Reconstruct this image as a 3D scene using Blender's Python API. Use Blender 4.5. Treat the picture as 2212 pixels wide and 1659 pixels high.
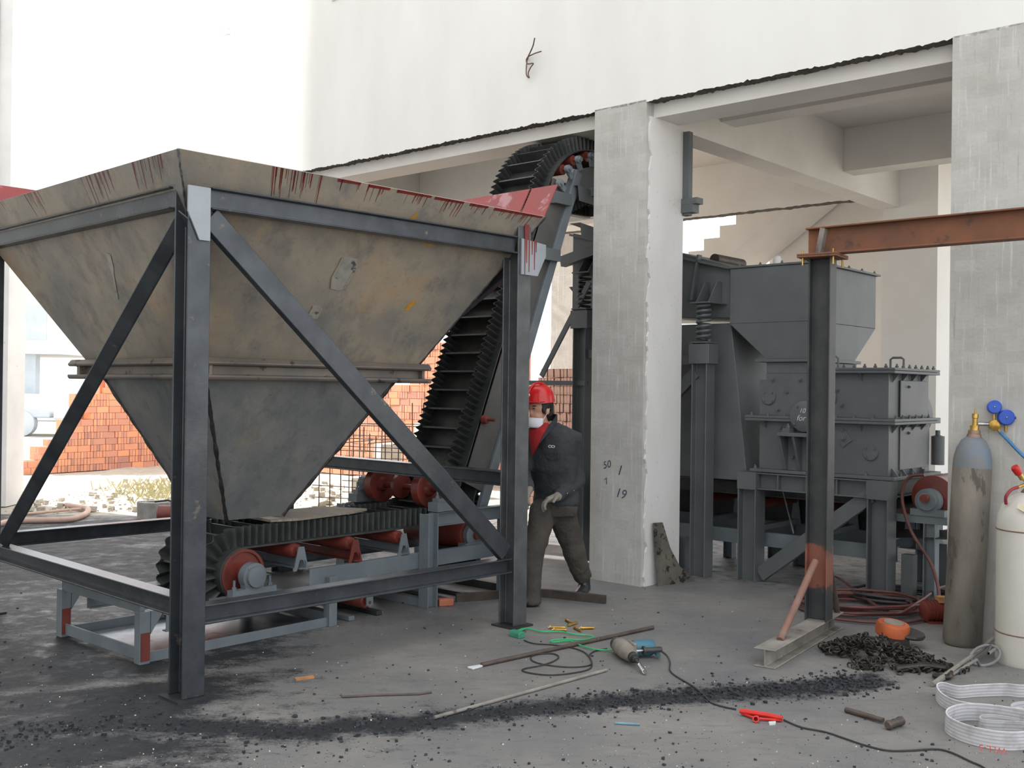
import bpy, bmesh, math, random
from mathutils import Vector, Matrix, noise
for o in list(bpy.data.objects): bpy.data.objects.remove(o)
random.seed(7)
SC = bpy.context.scene; COL = SC.collection
V = Vector; PI = math.pi
# ---------------------------------------------------------------- camera
CAMZ = 1.6; FPX = 2289.0; PITCH = math.radians(.224); ROLL = math.radians(.73)
fw = V((0, math.cos(PITCH), math.sin(PITCH))); rt = V((1, 0, 0)); up = rt.cross(fw)
cr = rt*math.cos(ROLL)+up*math.sin(ROLL); cu = -rt*math.sin(ROLL)+up*math.cos(ROLL)
cam = bpy.data.cameras.new('camera'); camo = bpy.data.objects.new('camera', cam); COL.objects.link(camo)
cam.sensor_width = 36; cam.lens = FPX/2212*36; cam.clip_end = 500
camo.matrix_world = Matrix(((cr.x, cu.x, -fw.x, 0), (cr.y, cu.y, -fw.y, 0), (cr.z, cu.z, -fw.z, CAMZ), (0, 0, 0, 1)))
SC.camera = camo
# ---------------------------------------------------------------- sky, sun, exposure
w = bpy.data.worlds.new('sky'); SC.world = w; w.use_nodes = True
bg = w.node_tree.nodes['Background']; bg.inputs[0].default_value = (.93, .965, 1, 1); bg.inputs[1].default_value = 1.5
sl = bpy.data.lights.new('sun', 'SUN'); so = bpy.data.objects.new('sun', sl); COL.objects.link(so)
sl.energy = 7.5; sl.angle = math.radians(.6); sl.color = (1, .97, .92)
TOSUN = V((-.86, .51, .95)).normalized()
so.rotation_euler = TOSUN.to_track_quat('Z', 'Y').to_euler(); so.location = (-30, 30, 30)
SC.view_settings.view_transform = 'Standard'; SC.view_settings.look = 'None'
SC.view_settings.gamma = 1; SC.view_settings.use_curve_mapping = False
SC.view_settings.exposure = 0.42
# ---------------------------------------------------------------- places
def ray(x, y): return fw+cr*((x-1106)/FPX)-cu*((y-829.5)/FPX)
def G(x, y, z=0.0):                                   # place on the level z that lies along a sight line
    d = ray(x, y); return V((0, 0, CAMZ))+d*((z-CAMZ)/d.z)
def at(x, y, Y):
    d = ray(x, y); return V((0, 0, CAMZ))+d*(Y/d.y)
FW = Matrix.Identity(4)
FB = Matrix.Translation((.6716, 8.9523, 0)) @ Matrix.Rotation(math.radians(48.54-90), 4, 'Z')   # building: s along the facade, t inward
FH = Matrix.Translation((-1.6362, 5.3251, 0)) @ Matrix.Rotation(math.radians(46.0), 4, 'Z')      # hopper
OFF = {}
# ---------------------------------------------------------------- mesh builder
class MB:
    def __init__(s): s.v = []; s.f = []; s.m = []; s.mi = 0
    def add(s, vs, fs):
        n = len(s.v); s.v += [tuple(p) for p in vs]
        for f in fs: s.f.append([i+n for i in f]); s.m.append(s.mi)
        return s
    def box(s, x0, x1, y0, y1, z0, z1):
        return s.add([(x0,y0,z0),(x1,y0,z0),(x1,y1,z0),(x0,y1,z0),(x0,y0,z1),(x1,y0,z1),(x1,y1,z1),(x0,y1,z1)],
                     [(0,3,2,1),(4,5,6,7),(0,1,5,4),(1,2,6,5),(2,3,7,6),(3,0,4,7)])
    def prism(s, poly, p0, p1, upv=(0,0,1)):
        p0 = V(p0); p1 = V(p1); d = (p1-p0).normalized(); sd = d.cross(V(upv)).normalized(); u = sd.cross(d)
        n = len(poly); vs = [p0+sd*x+u*y for x, y in poly]+[p1+sd*x+u*y for x, y in poly]
        return s.add(vs, [list(range(n))[::-1] if False else list(range(n)), [n+i for i in range(n)][::-1]]+[(i,(i+1)%n+0,(i+1)%n+n,i+n)[::-1] for i in range(n)])
    def plate(s, pts, th):
        pts = [V(p) for p in pts]; th = V(th); n = len(pts)
        return s.add(pts+[p+th for p in pts], [list(range(n)), [n+i for i in range(n)][::-1]]+[(i,i+n,(i+1)%n+n,(i+1)%n) for i in range(n)])
    def tube(s, pts, r, n=8, closed=False, ref=None):
        pts = [V(p) for p in pts]; k = len(pts)
        rs = r if isinstance(r, (list, tuple)) else [r]*k
        tan = []
        for i in range(k):
            a = pts[(i-1) % k] if (closed or i > 0) else pts[i]; b = pts[(i+1) % k] if (closed or i < k-1) else pts[i]
            t = (b-a); tan.append(t.normalized() if t.length > 1e-9 else V((0,0,1)))
        nrm = V(ref) if ref is not None else (V((0,0,1)) if abs(tan[0].z) < .9 else V((1,0,0)))
        vs = []
        for i in range(k):
            if ref is not None: nrm = V(ref)
            nrm = (nrm-tan[i]*nrm.dot(tan[i])); nrm = nrm.normalized() if nrm.length > 1e-6 else V((1,0,0)); b = tan[i].cross(nrm)
            ra, rb = rs[i] if isinstance(rs[i], (list, tuple)) else (rs[i], rs[i])
            vs += [pts[i]+nrm*(ra*math.cos(2*PI*j/n))+b*(rb*math.sin(2*PI*j/n)) for j in range(n)]
        fs = [(i*n+j, i*n+(j+1) % n, ((i+1) % k)*n+(j+1) % n, ((i+1) % k)*n+j) for i in range(k if closed else k-1) for j in range(n)]
        if not closed: fs += [list(range(n))[::-1], [(k-1)*n+j for j in range(n)]]
        return s.add(vs, fs)
    def lathe(s, p0, ax, prof, n=20):                 # prof: (radius, height along ax)
        p0 = V(p0); ax = V(ax).normalized(); a = ax.orthogonal().normalized(); b = ax.cross(a); vs = []; fs = []
        for r, h in prof: vs += [p0+ax*h+(a*math.cos(2*PI*j/n)+b*math.sin(2*PI*j/n))*max(r, 1e-4) for j in range(n)]
        k = len(prof)
        for i in range(k-1): fs += [(i*n+j, i*n+(j+1) % n, (i+1)*n+(j+1) % n, (i+1)*n+j) for j in range(n)]
        fs += [list(range(n))[::-1], [(k-1)*n+j for j in range(n)]]
        return s.add(vs, fs)
    def cyl(s, p0, p1, r, n=16, r2=None):
        p0 = V(p0); d = V(p1)-p0; return s.lathe(p0, d, [(r, 0), (r if r2 is None else r2, d.length)], n)
    def bolt(s, p, ax, r=.012, h=.012):
        s.lathe(p, ax, [(r, 0), (r, h)], 6); return s.lathe(p, ax, [(r*.55, 0), (r*.55, h*1.9)], 6)
    def ball(s, c, r, n=12, sc=(1,1,1)):
        c = V(c); vs = []; fs = []; k = max(5, n//2+1)
        for i in range(k):
            th = PI*(i+.0)/(k-1); th = min(max(th, .02), PI-.02)
            vs += [c+V((r*sc[0]*math.sin(th)*math.cos(2*PI*j/n), r*sc[1]*math.sin(th)*math.sin(2*PI*j/n), r*sc[2]*math.cos(th))) for j in range(n)]
        for i in range(k-1): fs += [(i*n+j, (i+1)*n+j, (i+1)*n+(j+1) % n, i*n+(j+1) % n) for j in range(n)]
        fs += [list(range(n)), [(k-1)*n+j for j in range(n)][::-1]]
        return s.add(vs, fs)
    def ribbon(s, pts, wid, th=.004, tilt=None):      # strip standing with its width along wid
        pts = [V(p) for p in pts]; k = len(pts); vs = []
        for i in range(k):
            t = (pts[min(i+1, k-1)]-pts[max(i-1, 0)]).normalized()
            wv = V(wid[i]) if isinstance(wid, list) else V(wid)
            nr = t.cross(wv).normalized()*th*.5
            vs += [pts[i]-nr, pts[i]+nr, pts[i]+wv+nr, pts[i]+wv-nr]
        fs = [(i*4+j, i*4+(j+1) % 4, (i+1)*4+(j+1) % 4, (i+1)*4+j) for i in range(k-1) for j in range(4)]
        return s.add(vs, fs+[(0,1,2,3), (4*k-1,4*k-2,4*k-3,4*k-4)])
    def mesh(s, name, off=V((0,0,0)), smooth=False):
        me = bpy.data.meshes.new(name); me.from_pydata([(p[0]-off.x, p[1]-off.y, p[2]-off.z) for p in s.v], [], s.f)
        bm = bmesh.new(); bm.from_mesh(me); bmesh.ops.recalc_face_normals(bm, faces=bm.faces); bm.to_mesh(me); bm.free()
        if any(s.m): me.polygons.foreach_set('material_index', s.m)
        if smooth:
            me.polygons.foreach_set('use_smooth', [True]*len(me.polygons)); me.set_sharp_from_angle(angle=.7)
        me.update(); return me
    def build(s, name, mat, parent=None, smooth=False, bevel=0, label=None, kind=None):
        off = OFF[parent.name] if parent else V((0,0,0))
        me = s.mesh(name, off, smooth)
        for m in (mat if isinstance(mat, (list, tuple)) else [mat]): me.materials.append(m)
        o = bpy.data.objects.new(name, me); COL.objects.link(o)
        if parent: o.parent = parent
        OFF[o.name] = off
        if bevel:
            b = o.modifiers.new('bevel', 'BEVEL'); b.width = bevel; b.segments = 1; b.limit_method = 'ANGLE'
        if label: o['label'] = label
        if kind: o['kind'] = kind
        return o
    def top(s, name, mat, label, cat, frame=FW, loc=None, group=None, smooth=False, bevel=0, kind=None):
        if loc is None:
            xs = [p[0] for p in s.v]; ys = [p[1] for p in s.v]; zs = [p[2] for p in s.v]
            loc = ((min(xs)+max(xs))/2, (min(ys)+max(ys))/2, min(zs))
        loc = V(loc); me = s.mesh(name, loc, smooth)
        for m in (mat if isinstance(mat, (list, tuple)) else [mat]): me.materials.append(m)
        o = bpy.data.objects.new(name, me); COL.objects.link(o); o.matrix_world = frame @ Matrix.Translation(loc)
        OFF[o.name] = loc
        if bevel:
            b = o.modifiers.new('bevel', 'BEVEL'); b.width = bevel; b.segments = 1; b.limit_method = 'ANGLE'
        tag(o, label, cat, group, kind); return o
def tag(o, label=None, cat=None, group=None, kind=None):
    if label: o['label'] = label
    if cat: o['category'] = cat
    if group: o['group'] = group
    if kind: o['kind'] = kind
def thing(name, label, cat, frame=FW, loc=(0,0,0), group=None):
    o = bpy.data.objects.new(name, None); COL.objects.link(o); o.empty_display_size = .1
    o.matrix_world = frame @ Matrix.Translation(V(loc)); OFF[o.name] = V(loc); tag(o, label, cat, group); return o
def IB(h, b, tf, tw):
    h /= 2; b /= 2; k = tw/2
    return [(-b,-h),(b,-h),(b,-h+tf),(k,-h+tf),(k,h-tf),(b,h-tf),(b,h),(-b,h),(-b,h-tf),(-k,h-tf),(-k,-h+tf),(-b,-h+tf)]
def CH(h, b, tf, tw):                                 # channel: web at y=0 side, flanges toward -y; h along x
    h /= 2; return [(-h,0),(h,0),(h,-b),(h-tf,-b),(h-tf,-tw),(-h+tf,-tw),(-h+tf,-b),(-h,-b)]
def LA(a, b, t): return [(0,0),(a,0),(a,t),(t,t),(t,b),(0,b)]
def RC(w_, h_): return [(-w_/2,-h_/2),(w_/2,-h_/2),(w_/2,h_/2),(-w_/2,h_/2)]
def catmull(pts, n=8, closed=False):
    pts = [V(p) for p in pts]; k = len(pts); out = []
    for i in range(k if closed else k-1):
        g = lambda j: pts[j % k] if closed else pts[min(max(j, 0), k-1)]
        p0, p1, p2, p3 = g(i-1), g(i), g(i+1), g(i+2)
        for q in range(n):
            t = q/n; out.append(.5*((2*p1)+(p2-p0)*t+(2*p0-5*p1+4*p2-p3)*t*t+(3*p1-p0-3*p2+p3)*t**3))
    if not closed: out.append(pts[-1])
    return out
# ---------------------------------------------------------------- materials
def srgb(r, g, b): return tuple((((c/255)+.055)/1.055)**2.4 if c > 10 else c/255/12.92 for c in (r, g, b))
class NT:
    def __init__(s, name):
        s.m = bpy.data.materials.new(name); s.m.use_nodes = True; s.t = s.m.node_tree
        s.b = s.t.nodes['Principled BSDF']; s.co = s.n('ShaderNodeTexCoord')
    def n(s, ty, **k):
        o = s.t.nodes.new(ty)
        for a, b in k.items(): setattr(o, a, b)
        return o
    def l(s, a, b): s.t.links.new(a, b)
    def vec(s, scale=(1,1,1), src='Object'):
        mp = s.n('ShaderNodeMapping'); mp.inputs['Scale'].default_value = scale; s.l(s.co.outputs[src], mp.inputs[0]); return mp.outputs[0]
    def noise(s, vec, scale, detail=4, rough=.55):
        q = s.n('ShaderNodeTexNoise'); q.inputs['Scale'].default_value = scale; q.inputs['Detail'].default_value = detail
        q.inputs['Roughness'].default_value = rough; s.l(vec, q.inputs['Vector']); return q.outputs[0]
    def ramp(s, fac, stops):
        q = s.n('ShaderNodeValToRGB'); e = q.color_ramp.elements
        while len(e) < len(stops): e.new(.5)
        for i, (p, c) in enumerate(stops): e[i].position = p; e[i].color = (*c, 1) if len(c) == 3 else c
        s.l(fac, q.inputs[0]); return q.outputs[0]
    def mix(s, fac, a, b, mode='MIX'):
        q = s.n('ShaderNodeMix', data_type='RGBA', blend_type=mode)
        if isinstance(fac, float): q.inputs[0].default_value = fac
        else: s.l(fac, q.inputs[0])
        for i, c in ((6, a), (7, b)):
            if isinstance(c, tuple): q.inputs[i].default_value = (*c, 1) if len(c) == 3 else c
            else: s.l(c, q.inputs[i])
        return q.outputs[2]
    def math(s, op, a, b=None):
        q = s.n('ShaderNodeMath', operation=op)
        for i, c in ((0, a), (1, b)):
            if c is None: continue
            if isinstance(c, (int, float)): q.inputs[i].default_value = c
            else: s.l(c, q.inputs[i])
        return q.outputs[0]
    def out(s, col, rough=.5, metal=0, bump=None, bs=.3, bd=.01, spec=.5):
        if isinstance(col, tuple): s.b.inputs['Base Color'].default_value = (*col, 1)
        else: s.l(col, s.b.inputs['Base Color'])
        if isinstance(rough, (int, float)): s.b.inputs['Roughness'].default_value = rough
        else: s.l(rough, s.b.inputs['Roughness'])
        s.b.inputs['Metallic'].default_value = metal; s.b.inputs['Specular IOR Level'].default_value = spec
        if bump is not None:
            q = s.n('ShaderNodeBump'); q.inputs['Strength'].default_value = bs; q.inputs['Distance'].default_value = bd
            s.l(bump, q.inputs['Height']); s.l(q.outputs[0], s.b.inputs['Normal'])
        return s.m
def K(k): return (k, k, k)
def simple(name, c1, c2=None, scale=6, rough=.5, metal=0, spots=None, sscale=20, sth=.62, stretch=(1,1,1), bump=.15, bd=.004, c3=None, spec=.5):
    t = NT(name); v = t.vec(stretch); c2 = c2 or tuple(x*.75 for x in c1)
    nz = t.noise(v, scale, 6)
    col = t.ramp(nz, [(.35, c1), (.65, c2)] if c3 is None else [(.3, c1), (.5, c2), (.68, c3)])
    if spots:
        sp = t.ramp(t.noise(v, sscale, 5, .65), [(sth, K(0)), (sth+.06, K(1))]); col = t.mix(sp, col, spots)
    return t.out(col, rough, metal, t.noise(v, scale*9, 3), bump, bd, spec)
M = {}
M['frame'] = simple('dark_mill_steel', srgb(78,82,86), srgb(60,64,69), 5, .27, .4, srgb(108,100,92), 9, .65)
M['frame_right'] = simple('worn_grey_steel', srgb(98,100,101), srgb(78,81,84), 7, .36, .35, srgb(112,72,62), 10, .68)
M['gusset'] = simple('pale_cut_plate', srgb(158,164,170), srgb(146,152,158), 4, .42, .2)
def platemat(name, c1, c2, c3, smudge, rustc):
    t = NT(name); v = t.vec(); n1 = t.noise(v, 2.2, 8, .62); n2 = t.noise(t.vec((1, 1, .6)), 5.5, 9, .7); n3 = t.noise(v, 38, 5, .7); n4 = t.noise(t.vec((1.3, .8, 1)), 1.5, 7, .65)
    c = t.ramp(n1, [(.30, c1), (.5, c2), (.68, c3)])
    c = t.mix(t.ramp(n2, [(.50, K(0)), (.68, K(.62))]), c, smudge)
    c = t.mix(t.ramp(n4, [(.56, K(0)), (.70, K(.55))]), c, rustc)
    c = t.mix(t.ramp(n3, [(.28, K(.35)), (.42, K(0))]), c, srgb(60,60,62))
    return t.out(c, t.ramp(n2, [(.35, K(.38)), (.7, K(.6))]), .1, n3, .15, .003)
M['plate'] = platemat('mill_scale_plate', srgb(170,155,134), srgb(150,141,128), srgb(126,124,120), srgb(100,100,101), srgb(182,142,98))
M['plate_low'] = platemat('grey_mill_plate', srgb(140,138,132), srgb(123,124,123), srgb(106,109,112), srgb(88,91,95), srgb(152,134,112))
M['ring'] = simple('rolled_ring_steel', srgb(126,115,104), srgb(102,99,96), 4, .42, .3, srgb(60,60,62), 9, .6)
M['scarplate'] = simple('ground_patch', srgb(176,170,160), srgb(150,146,140), 14, .4, .25, srgb(84,84,86), 16, .6)
M['scar'] = simple('ground_weld_scar', srgb(150,150,145), srgb(70,72,76), 25, .35, .6)
M['weld'] = simple('weld_bead', srgb(70,66,62), srgb(40,40,42), 40, .5, .4)
M['sideplate'] = simple('dark_grey_side_plate', srgb(92,90,88), srgb(78,77,76), 4, .5)
M['redoxide'] = simple('red_oxide_paint', srgb(122,54,44), srgb(98,46,40), 7, .42, 0, srgb(78,54,48), 14, .66)
M['redbright'] = simple('red_primer_panel', srgb(146,44,44), srgb(132,50,52), 4, .35, 0, srgb(166,116,122), 3.5, .58)
M['drip'] = simple('red_paint_drip', srgb(124,42,38), srgb(106,40,36), 12, .3)
M['ochre'] = simple('ochre_paint_mark', srgb(196,146,40), srgb(160,120,60), 16, .5)
M['rubber'] = simple('black_rubber', srgb(66,68,66), srgb(50,52,52), 9, .42, 0, srgb(92,92,88), 14, .66)
M['greypaint'] = simple('grey_machine_paint', srgb(101,105,107), srgb(90,94,96), 3, .46, .05, srgb(98,98,98), 30, .66, bump=.12)
M['standpaint'] = simple('light_grey_paint', srgb(118,126,131), srgb(104,112,118), 4, .45, .05, srgb(140,132,122), 12, .68)
M['standred'] = M['redoxide']
M['darksteel'] = simple('dusty_dark_steel', srgb(58,58,58), srgb(42,43,45), 6, .55, .2)
M['chrome'] = simple('bright_steel', srgb(190,190,188), srgb(150,150,150), 20, .25, .9)
M['brass'] = simple('brass', srgb(205,170,95), srgb(170,130,60), 20, .3, .8)
M['rust'] = simple('rusty_steel', srgb(142,90,62), srgb(112,76,58), 3, .7, .1, srgb(86,66,58), 6, .6)
M['pipe'] = simple('brown_steel_pipe', srgb(98,84,76), srgb(78,70,66), 12, .5, .3, srgb(150,140,130), 16, .68)
M['wood'] = simple('weathered_board', srgb(150,140,126), srgb(122,113,104), 8, .8, 0, stretch=(1,8,1))
M['woodstrip'] = simple('fresh_wood', srgb(190,140,90), srgb(160,110,70), 10, .8)
M['timber'] = simple('dark_timber', srgb(76,66,58), srgb(56,50,46), 10, .8)
M['white_cloth'] = simple('white_webbing', srgb(214,212,214), srgb(192,190,194), 30, .8, stretch=(1,1,1))
# floor: concrete with coal dust; a mask attribute holds where coal lies (shape of the spill), fine noise breaks it up
STREAK = [G(-260,1640), G(0,1592), G(300,1560), G(620,1582), G(940,1556), G(1230,1524), G(1500,1500), G(1750,1487), G(1880,1470)]
def seg_d(p, a, b):
    ab = b-a; t = max(0, min(1, (p-a).dot(ab)/ab.length_squared)); return (p-(a+ab*t)).length, t
def coal(p):
    d = min(seg_d(p, a, b)[0] for a, b in zip(STREAK, STREAK[1:]))
    wv = .15+.09*noise.noise(p*1.7)+.05*noise.noise(p*6)
    m = .95*max(0, 1-d/max(wv, .04)*.5)
    left = max(0, min(1, (-.55-p.x+.5*noise.noise(p*.7))/1.3))*max(0, min(1, (13.5-p.y)/1.5))
    st_ = noise.noise(V((p.x*.8+p.y*.5, p.y*3.2-p.x*1.6, 2)))+.5*noise.noise(V((p.x*2+p.y, p.y*7-p.x*4, 7)))
    m = max(m, left*(.82+.55*st_))
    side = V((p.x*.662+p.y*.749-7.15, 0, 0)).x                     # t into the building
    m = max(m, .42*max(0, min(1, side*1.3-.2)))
    c = (p-V((2.6, 5.0, 0))).length; m = max(m, .5*max(0, 1-c/.55))
    m = max(m, .38*max(0, 1-((p-V((-.75, 5.0, 0))).length)/1.7))
    return m
def floor_mat():
    t = NT('coal_dusted_concrete'); v = t.vec()
    at_ = t.n('ShaderNodeAttribute', attribute_name='coal'); a = at_.outputs['Fac']
    n1 = t.noise(v, 1.1, 7, .6); n2 = t.noise(v, 7, 8, .65); n3 = t.noise(v, 60, 4, .7); n4 = t.noise(t.vec((3, 9, 1)), 2.2, 6, .6)
    base = t.ramp(n1, [(.3, srgb(104,104,106)), (.5, srgb(119,117,115)), (.7, srgb(136,132,127))])
    base = t.mix(t.ramp(n4, [(.52, K(0)), (.72, K(.55))]), base, srgb(96,96,100))
    base = t.mix(t.ramp(n3, [(.6, K(0)), (.72, K(.4))]), base, srgb(80,80,84))
    base = t.mix(t.ramp(n3, [(.24, K(.55)), (.34, K(0))]), base, srgb(205,204,200))
    msk = t.math('ADD', a, t.math('MULTIPLY', t.math('SUBTRACT', n2, .5), 1.1))
    msk = t.math('ADD', msk, t.math('MULTIPLY', t.math('SUBTRACT', n4, .5), .5))
    msk = t.math('ADD', msk, t.math('MULTIPLY', t.math('SUBTRACT', n3, .5), .8))
    k = t.ramp(msk, [(.36, K(0)), (.70, K(1))])
    col = t.mix(k, base, t.ramp(n3, [(.35, srgb(24,26,30)), (.7, srgb(46,48,53))]))
    wet = t.n('ShaderNodeAttribute', attribute_name='wet').outputs['Fac']
    wm = t.ramp(t.math('ADD', wet, t.math('MULTIPLY', t.math('SUBTRACT', n2, .5), .9)), [(.42, K(0)), (.6, K(1))])
    rg = t.mix(wm, t.ramp(n2, [(.3, K(.5)), (.7, K(.78))]), (.3, .3, .3))
    hb = t.math('ADD', t.math('MULTIPLY', n2, .7), t.math('MULTIPLY', n3, .5))
    return t.out(col, rg, 0, hb, .35, .012)
M['floor'] = floor_mat()
def grid_obj(name, xs, ys, mat, zf=None, attrs=None):
    nx, ny = len(xs), len(ys); vs = [(x, y, zf(x, y) if zf else 0) for y in ys for x in xs]
    fs = [(j*nx+i, j*nx+i+1, (j+1)*nx+i+1, (j+1)*nx+i) for j in range(ny-1) for i in range(nx-1)]
    me = bpy.data.meshes.new(name); me.from_pydata(vs, [], fs)
    for an, fn in (attrs or {}).items():
        a = me.attributes.new(an, 'FLOAT', 'POINT'); a.data.foreach_set('value', [fn(V((x, y, 0))) for x, y, z in vs])
    me.materials.append(mat); o = bpy.data.objects.new(name, me); COL.objects.link(o); return o
def rng(a, b, st): n = max(1, round((b-a)/st)); return [a+(b-a)*i/n for i in range(n+1)]
def wetf(p):
    m = max(0, min(1, (-1.0-p.x)/1.2))*max(0, min(1, (11-p.y)/3))*.46
    m = max(m, .75*max(0, 1-((p-V((-1.0, 7.6, 0))).length)/1.6), .6*max(0, 1-((p-V((.5, 10.6, 0))).length)/1.4))
    return m
fl = grid_obj('floor', rng(-6.4, -4, .3)+rng(-4, 4.2, .055)[1:]+rng(4.2, 12, .6)[1:], rng(-6, 3.6, .8)+rng(3.6, 8.5, .05)[1:]+rng(8.5, 12.8, .15)[1:], M['floor'], None, {'coal': coal, 'wet': wetf})
tag(fl, 'grey concrete yard floor dusted with black coal', None, None, 'structure')
# sunlit dirt beyond the slab
def dirt_mat():
    t = NT('dry_dirt'); v = t.vec(); n = t.noise(v, .8, 8, .65); n2 = t.noise(v, 9, 6, .7)
    c = t.mix(t.ramp(n2, [(.4, K(0)), (.7, K(.7))]), t.ramp(n, [(.3, srgb(196,190,178)), (.7, srgb(176,168,154))]), srgb(150,140,124))
    return t.out(c, .95, 0, n2, .6, .04)
M['dirt'] = dirt_mat()
def dz(x, y):
    h = .10*noise.noise(V((x*.6, y*.6, 3)))+.05*noise.noise(V((x*2.3, y*2.3, 1)))
    return -.015-.0*h if y < 13.4 else -.015+max(0, h)*min(1, (y-13.4)/1.5)
gd = grid_obj('ground', rng(-120, -14, 9)+rng(-14, 6, .25)[1:]+rng(6, 120, 9)[1:], rng(-60, 12, 6)+rng(12, 24, .22)[1:]+rng(24, 200, 12)[1:], M['dirt'], dz)
tag(gd, 'pale sunlit dirt yard beyond the slab', None, None, 'structure')
# ---------------------------------------------------------------- building (s, t, z)
def plaster_mat():
    t = NT('white_plaster'); v = t.vec(); n = t.noise(t.vec((1, 1, .35)), 1.6, 6); n2 = t.noise(v, 30, 4)
    c = t.ramp(n, [(.3, srgb(240,239,236)), (.7, srgb(231,229,225))]); return t.out(c, .85, 0, n2, .12, .004)
def raw_mat():
    t = NT('raw_concrete'); v = t.vec((1, 1, .045)); n = t.noise(v, 46, 6, .75); nb = t.noise(t.vec(), 3, 6)
    br = t.n('ShaderNodeTexBrick'); br.inputs['Scale'].default_value = 1.0; br.inputs['Brick Width'].default_value = .13; br.inputs['Row Height'].default_value = .075
    br.inputs['Mortar Size'].default_value = .0; br.inputs['Color1'].default_value = (.40, .40, .40, 1); br.inputs['Color2'].default_value = (.62, .62, .62, 1); br.inputs['Mortar'].default_value = (.5, .5, .5, 1)
    mp = t.n('ShaderNodeMapping'); mp.inputs['Rotation'].default_value = (PI/2, 0, 0); t.l(t.co.outputs['Object'], mp.inputs[0]); t.l(mp.outputs[0], br.inputs['Vector'])
    c = t.ramp(nb, [(.3, srgb(194,192,187)), (.7, srgb(176,173,167))])
    c = t.mix(.24, c, br.outputs[0], 'OVERLAY')
    c = t.mix(t.ramp(n, [(.56, K(0)), (.70, K(.8))]), c, srgb(222,221,218))
    c = t.mix(t.ramp(n, [(.30, K(.5)), (.40, K(0))]), c, srgb(128,126,122))
    return t.out(c, .85, 0, t.noise(t.vec(), 40, 4), .3, .006)
M['plaster'] = plaster_mat(); M['raw'] = raw_mat()
M['rough'] = simple('broken_mortar', srgb(112,106,98), srgb(84,80,76), 14, .95, bump=.8, bd=.02)
M['cream'] = simple('limewash', srgb(248,247,244), srgb(243,241,237), 2, .9)
M['slab'] = simple('limewashed_soffit', srgb(232,229,225), srgb(222,218,213), 1.5, .9)
def bst(mb, name, mat, lab, bevel=0):
    return mb.top(name, mat, lab, None, FB, kind='structure', bevel=bevel)
def jag(s, k=0): return .012*noise.noise(V((s*5, k, 0)))+.012*noise.noise(V((s*31, k, 5)))+.008*noise.noise(V((s*90, k, 8)))
# front wall, its lower edge broken
mb = MB(); ss = rng(-5.42, 9, .018); top = 9.6
n = len(ss)
for t0 in (0, .105):
    mb.v += [(s, t0, 3.945+jag(s, t0*9)-(0 if t0 == 0 else .0)) for s in ss]+[(s, t0, top) for s in ss]
def face(i, m): mb.f.append(i); mb.m.append(m)
for i in range(n-1):
    face((i, i+1, n+i+1, n+i), 0); face((2*n+i, 3*n+i, 3*n+i+1, 2*n+i+1), 0)
    face((i, 2*n+i, 2*n+i+1, i+1), 1); face((n+i, n+i+1, 3*n+i+1, 3*n+i), 0)
face((0, n, 3*n, 2*n), 0); face((n-1, 3*n-1, 4*n-1, 2*n-1), 0)
bst(mb, 'wall_front', [M['plaster'], M['rough']], 'white plastered upper wall with broken lower edge')
# front beam behind the wall skin, slab, inner beams, rear wall strip
bst(MB().box(-5.42, 9, .107, .45, 3.83, 4.43), 'beam', M['slab'], 'concrete edge beam under the white wall')
bst(MB().box(-5.42, 9, .152, 6.6, 4.432, 9.55), 'ceiling', M['slab'], 'concrete floor slab and upper storey over the open bays')
bst(MB().box(.27, .54, .452, 5.26, 3.80, 4.431), 'beam', M['slab'], 'deep concrete beam running inward from the middle column')
bst(MB().box(.542, 2.95, 1.15, 1.40, 4.0, 4.431), 'beam', M['slab'], 'shallow cross beam nearest the opening')
bst(MB().box(.542, 2.95, 3.70, 3.98, 3.97, 4.431), 'beam', M['slab'], 'deep cross beam further in under the slab')
bst(MB().box(2.96, 3.23, .452, 5.26, 3.80, 4.431), 'beam', M['slab'], 'concrete beam running inward behind the right column')
bst(MB().box(-4.3, -1.0, 2.05, 2.28, 3.45, 4.431), 'wall_back', M['cream'], 'cream inner wall strip behind the conveyor head')
bst(MB().box(-4.55, -4.302, .452, 2.28, 3.45, 4.431), 'wall_left', M['slab'], 'shaded inner wall strip at the left of the bay')
mb = MB(); ss2 = rng(-4.0, .27, .05); n2 = len(ss2)
for t0 in (4.45, 4.62):
    mb.v += [(s, t0, 3.80+jag(s, 4)) for s in ss2]+[(s, t0, 4.431) for s in ss2]
for i in range(n2-1):
    face((i, i+1, n2+i+1, n2+i), 0); face((2*n2+i, 3*n2+i, 3*n2+i+1, 2*n2+i+1), 0); face((i, 2*n2+i, 2*n2+i+1, i+1), 1)
bst(mb, 'wall_back', [M['cream'], M['rough']], 'rear limewashed wall strip with ragged bottom edge')
bst(MB().box(-1.8, 1.4, 6.5, 6.6, 0, 4.431), 'wall_back', M['cream'], 'cream back wall behind the stair and rear column')
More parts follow.
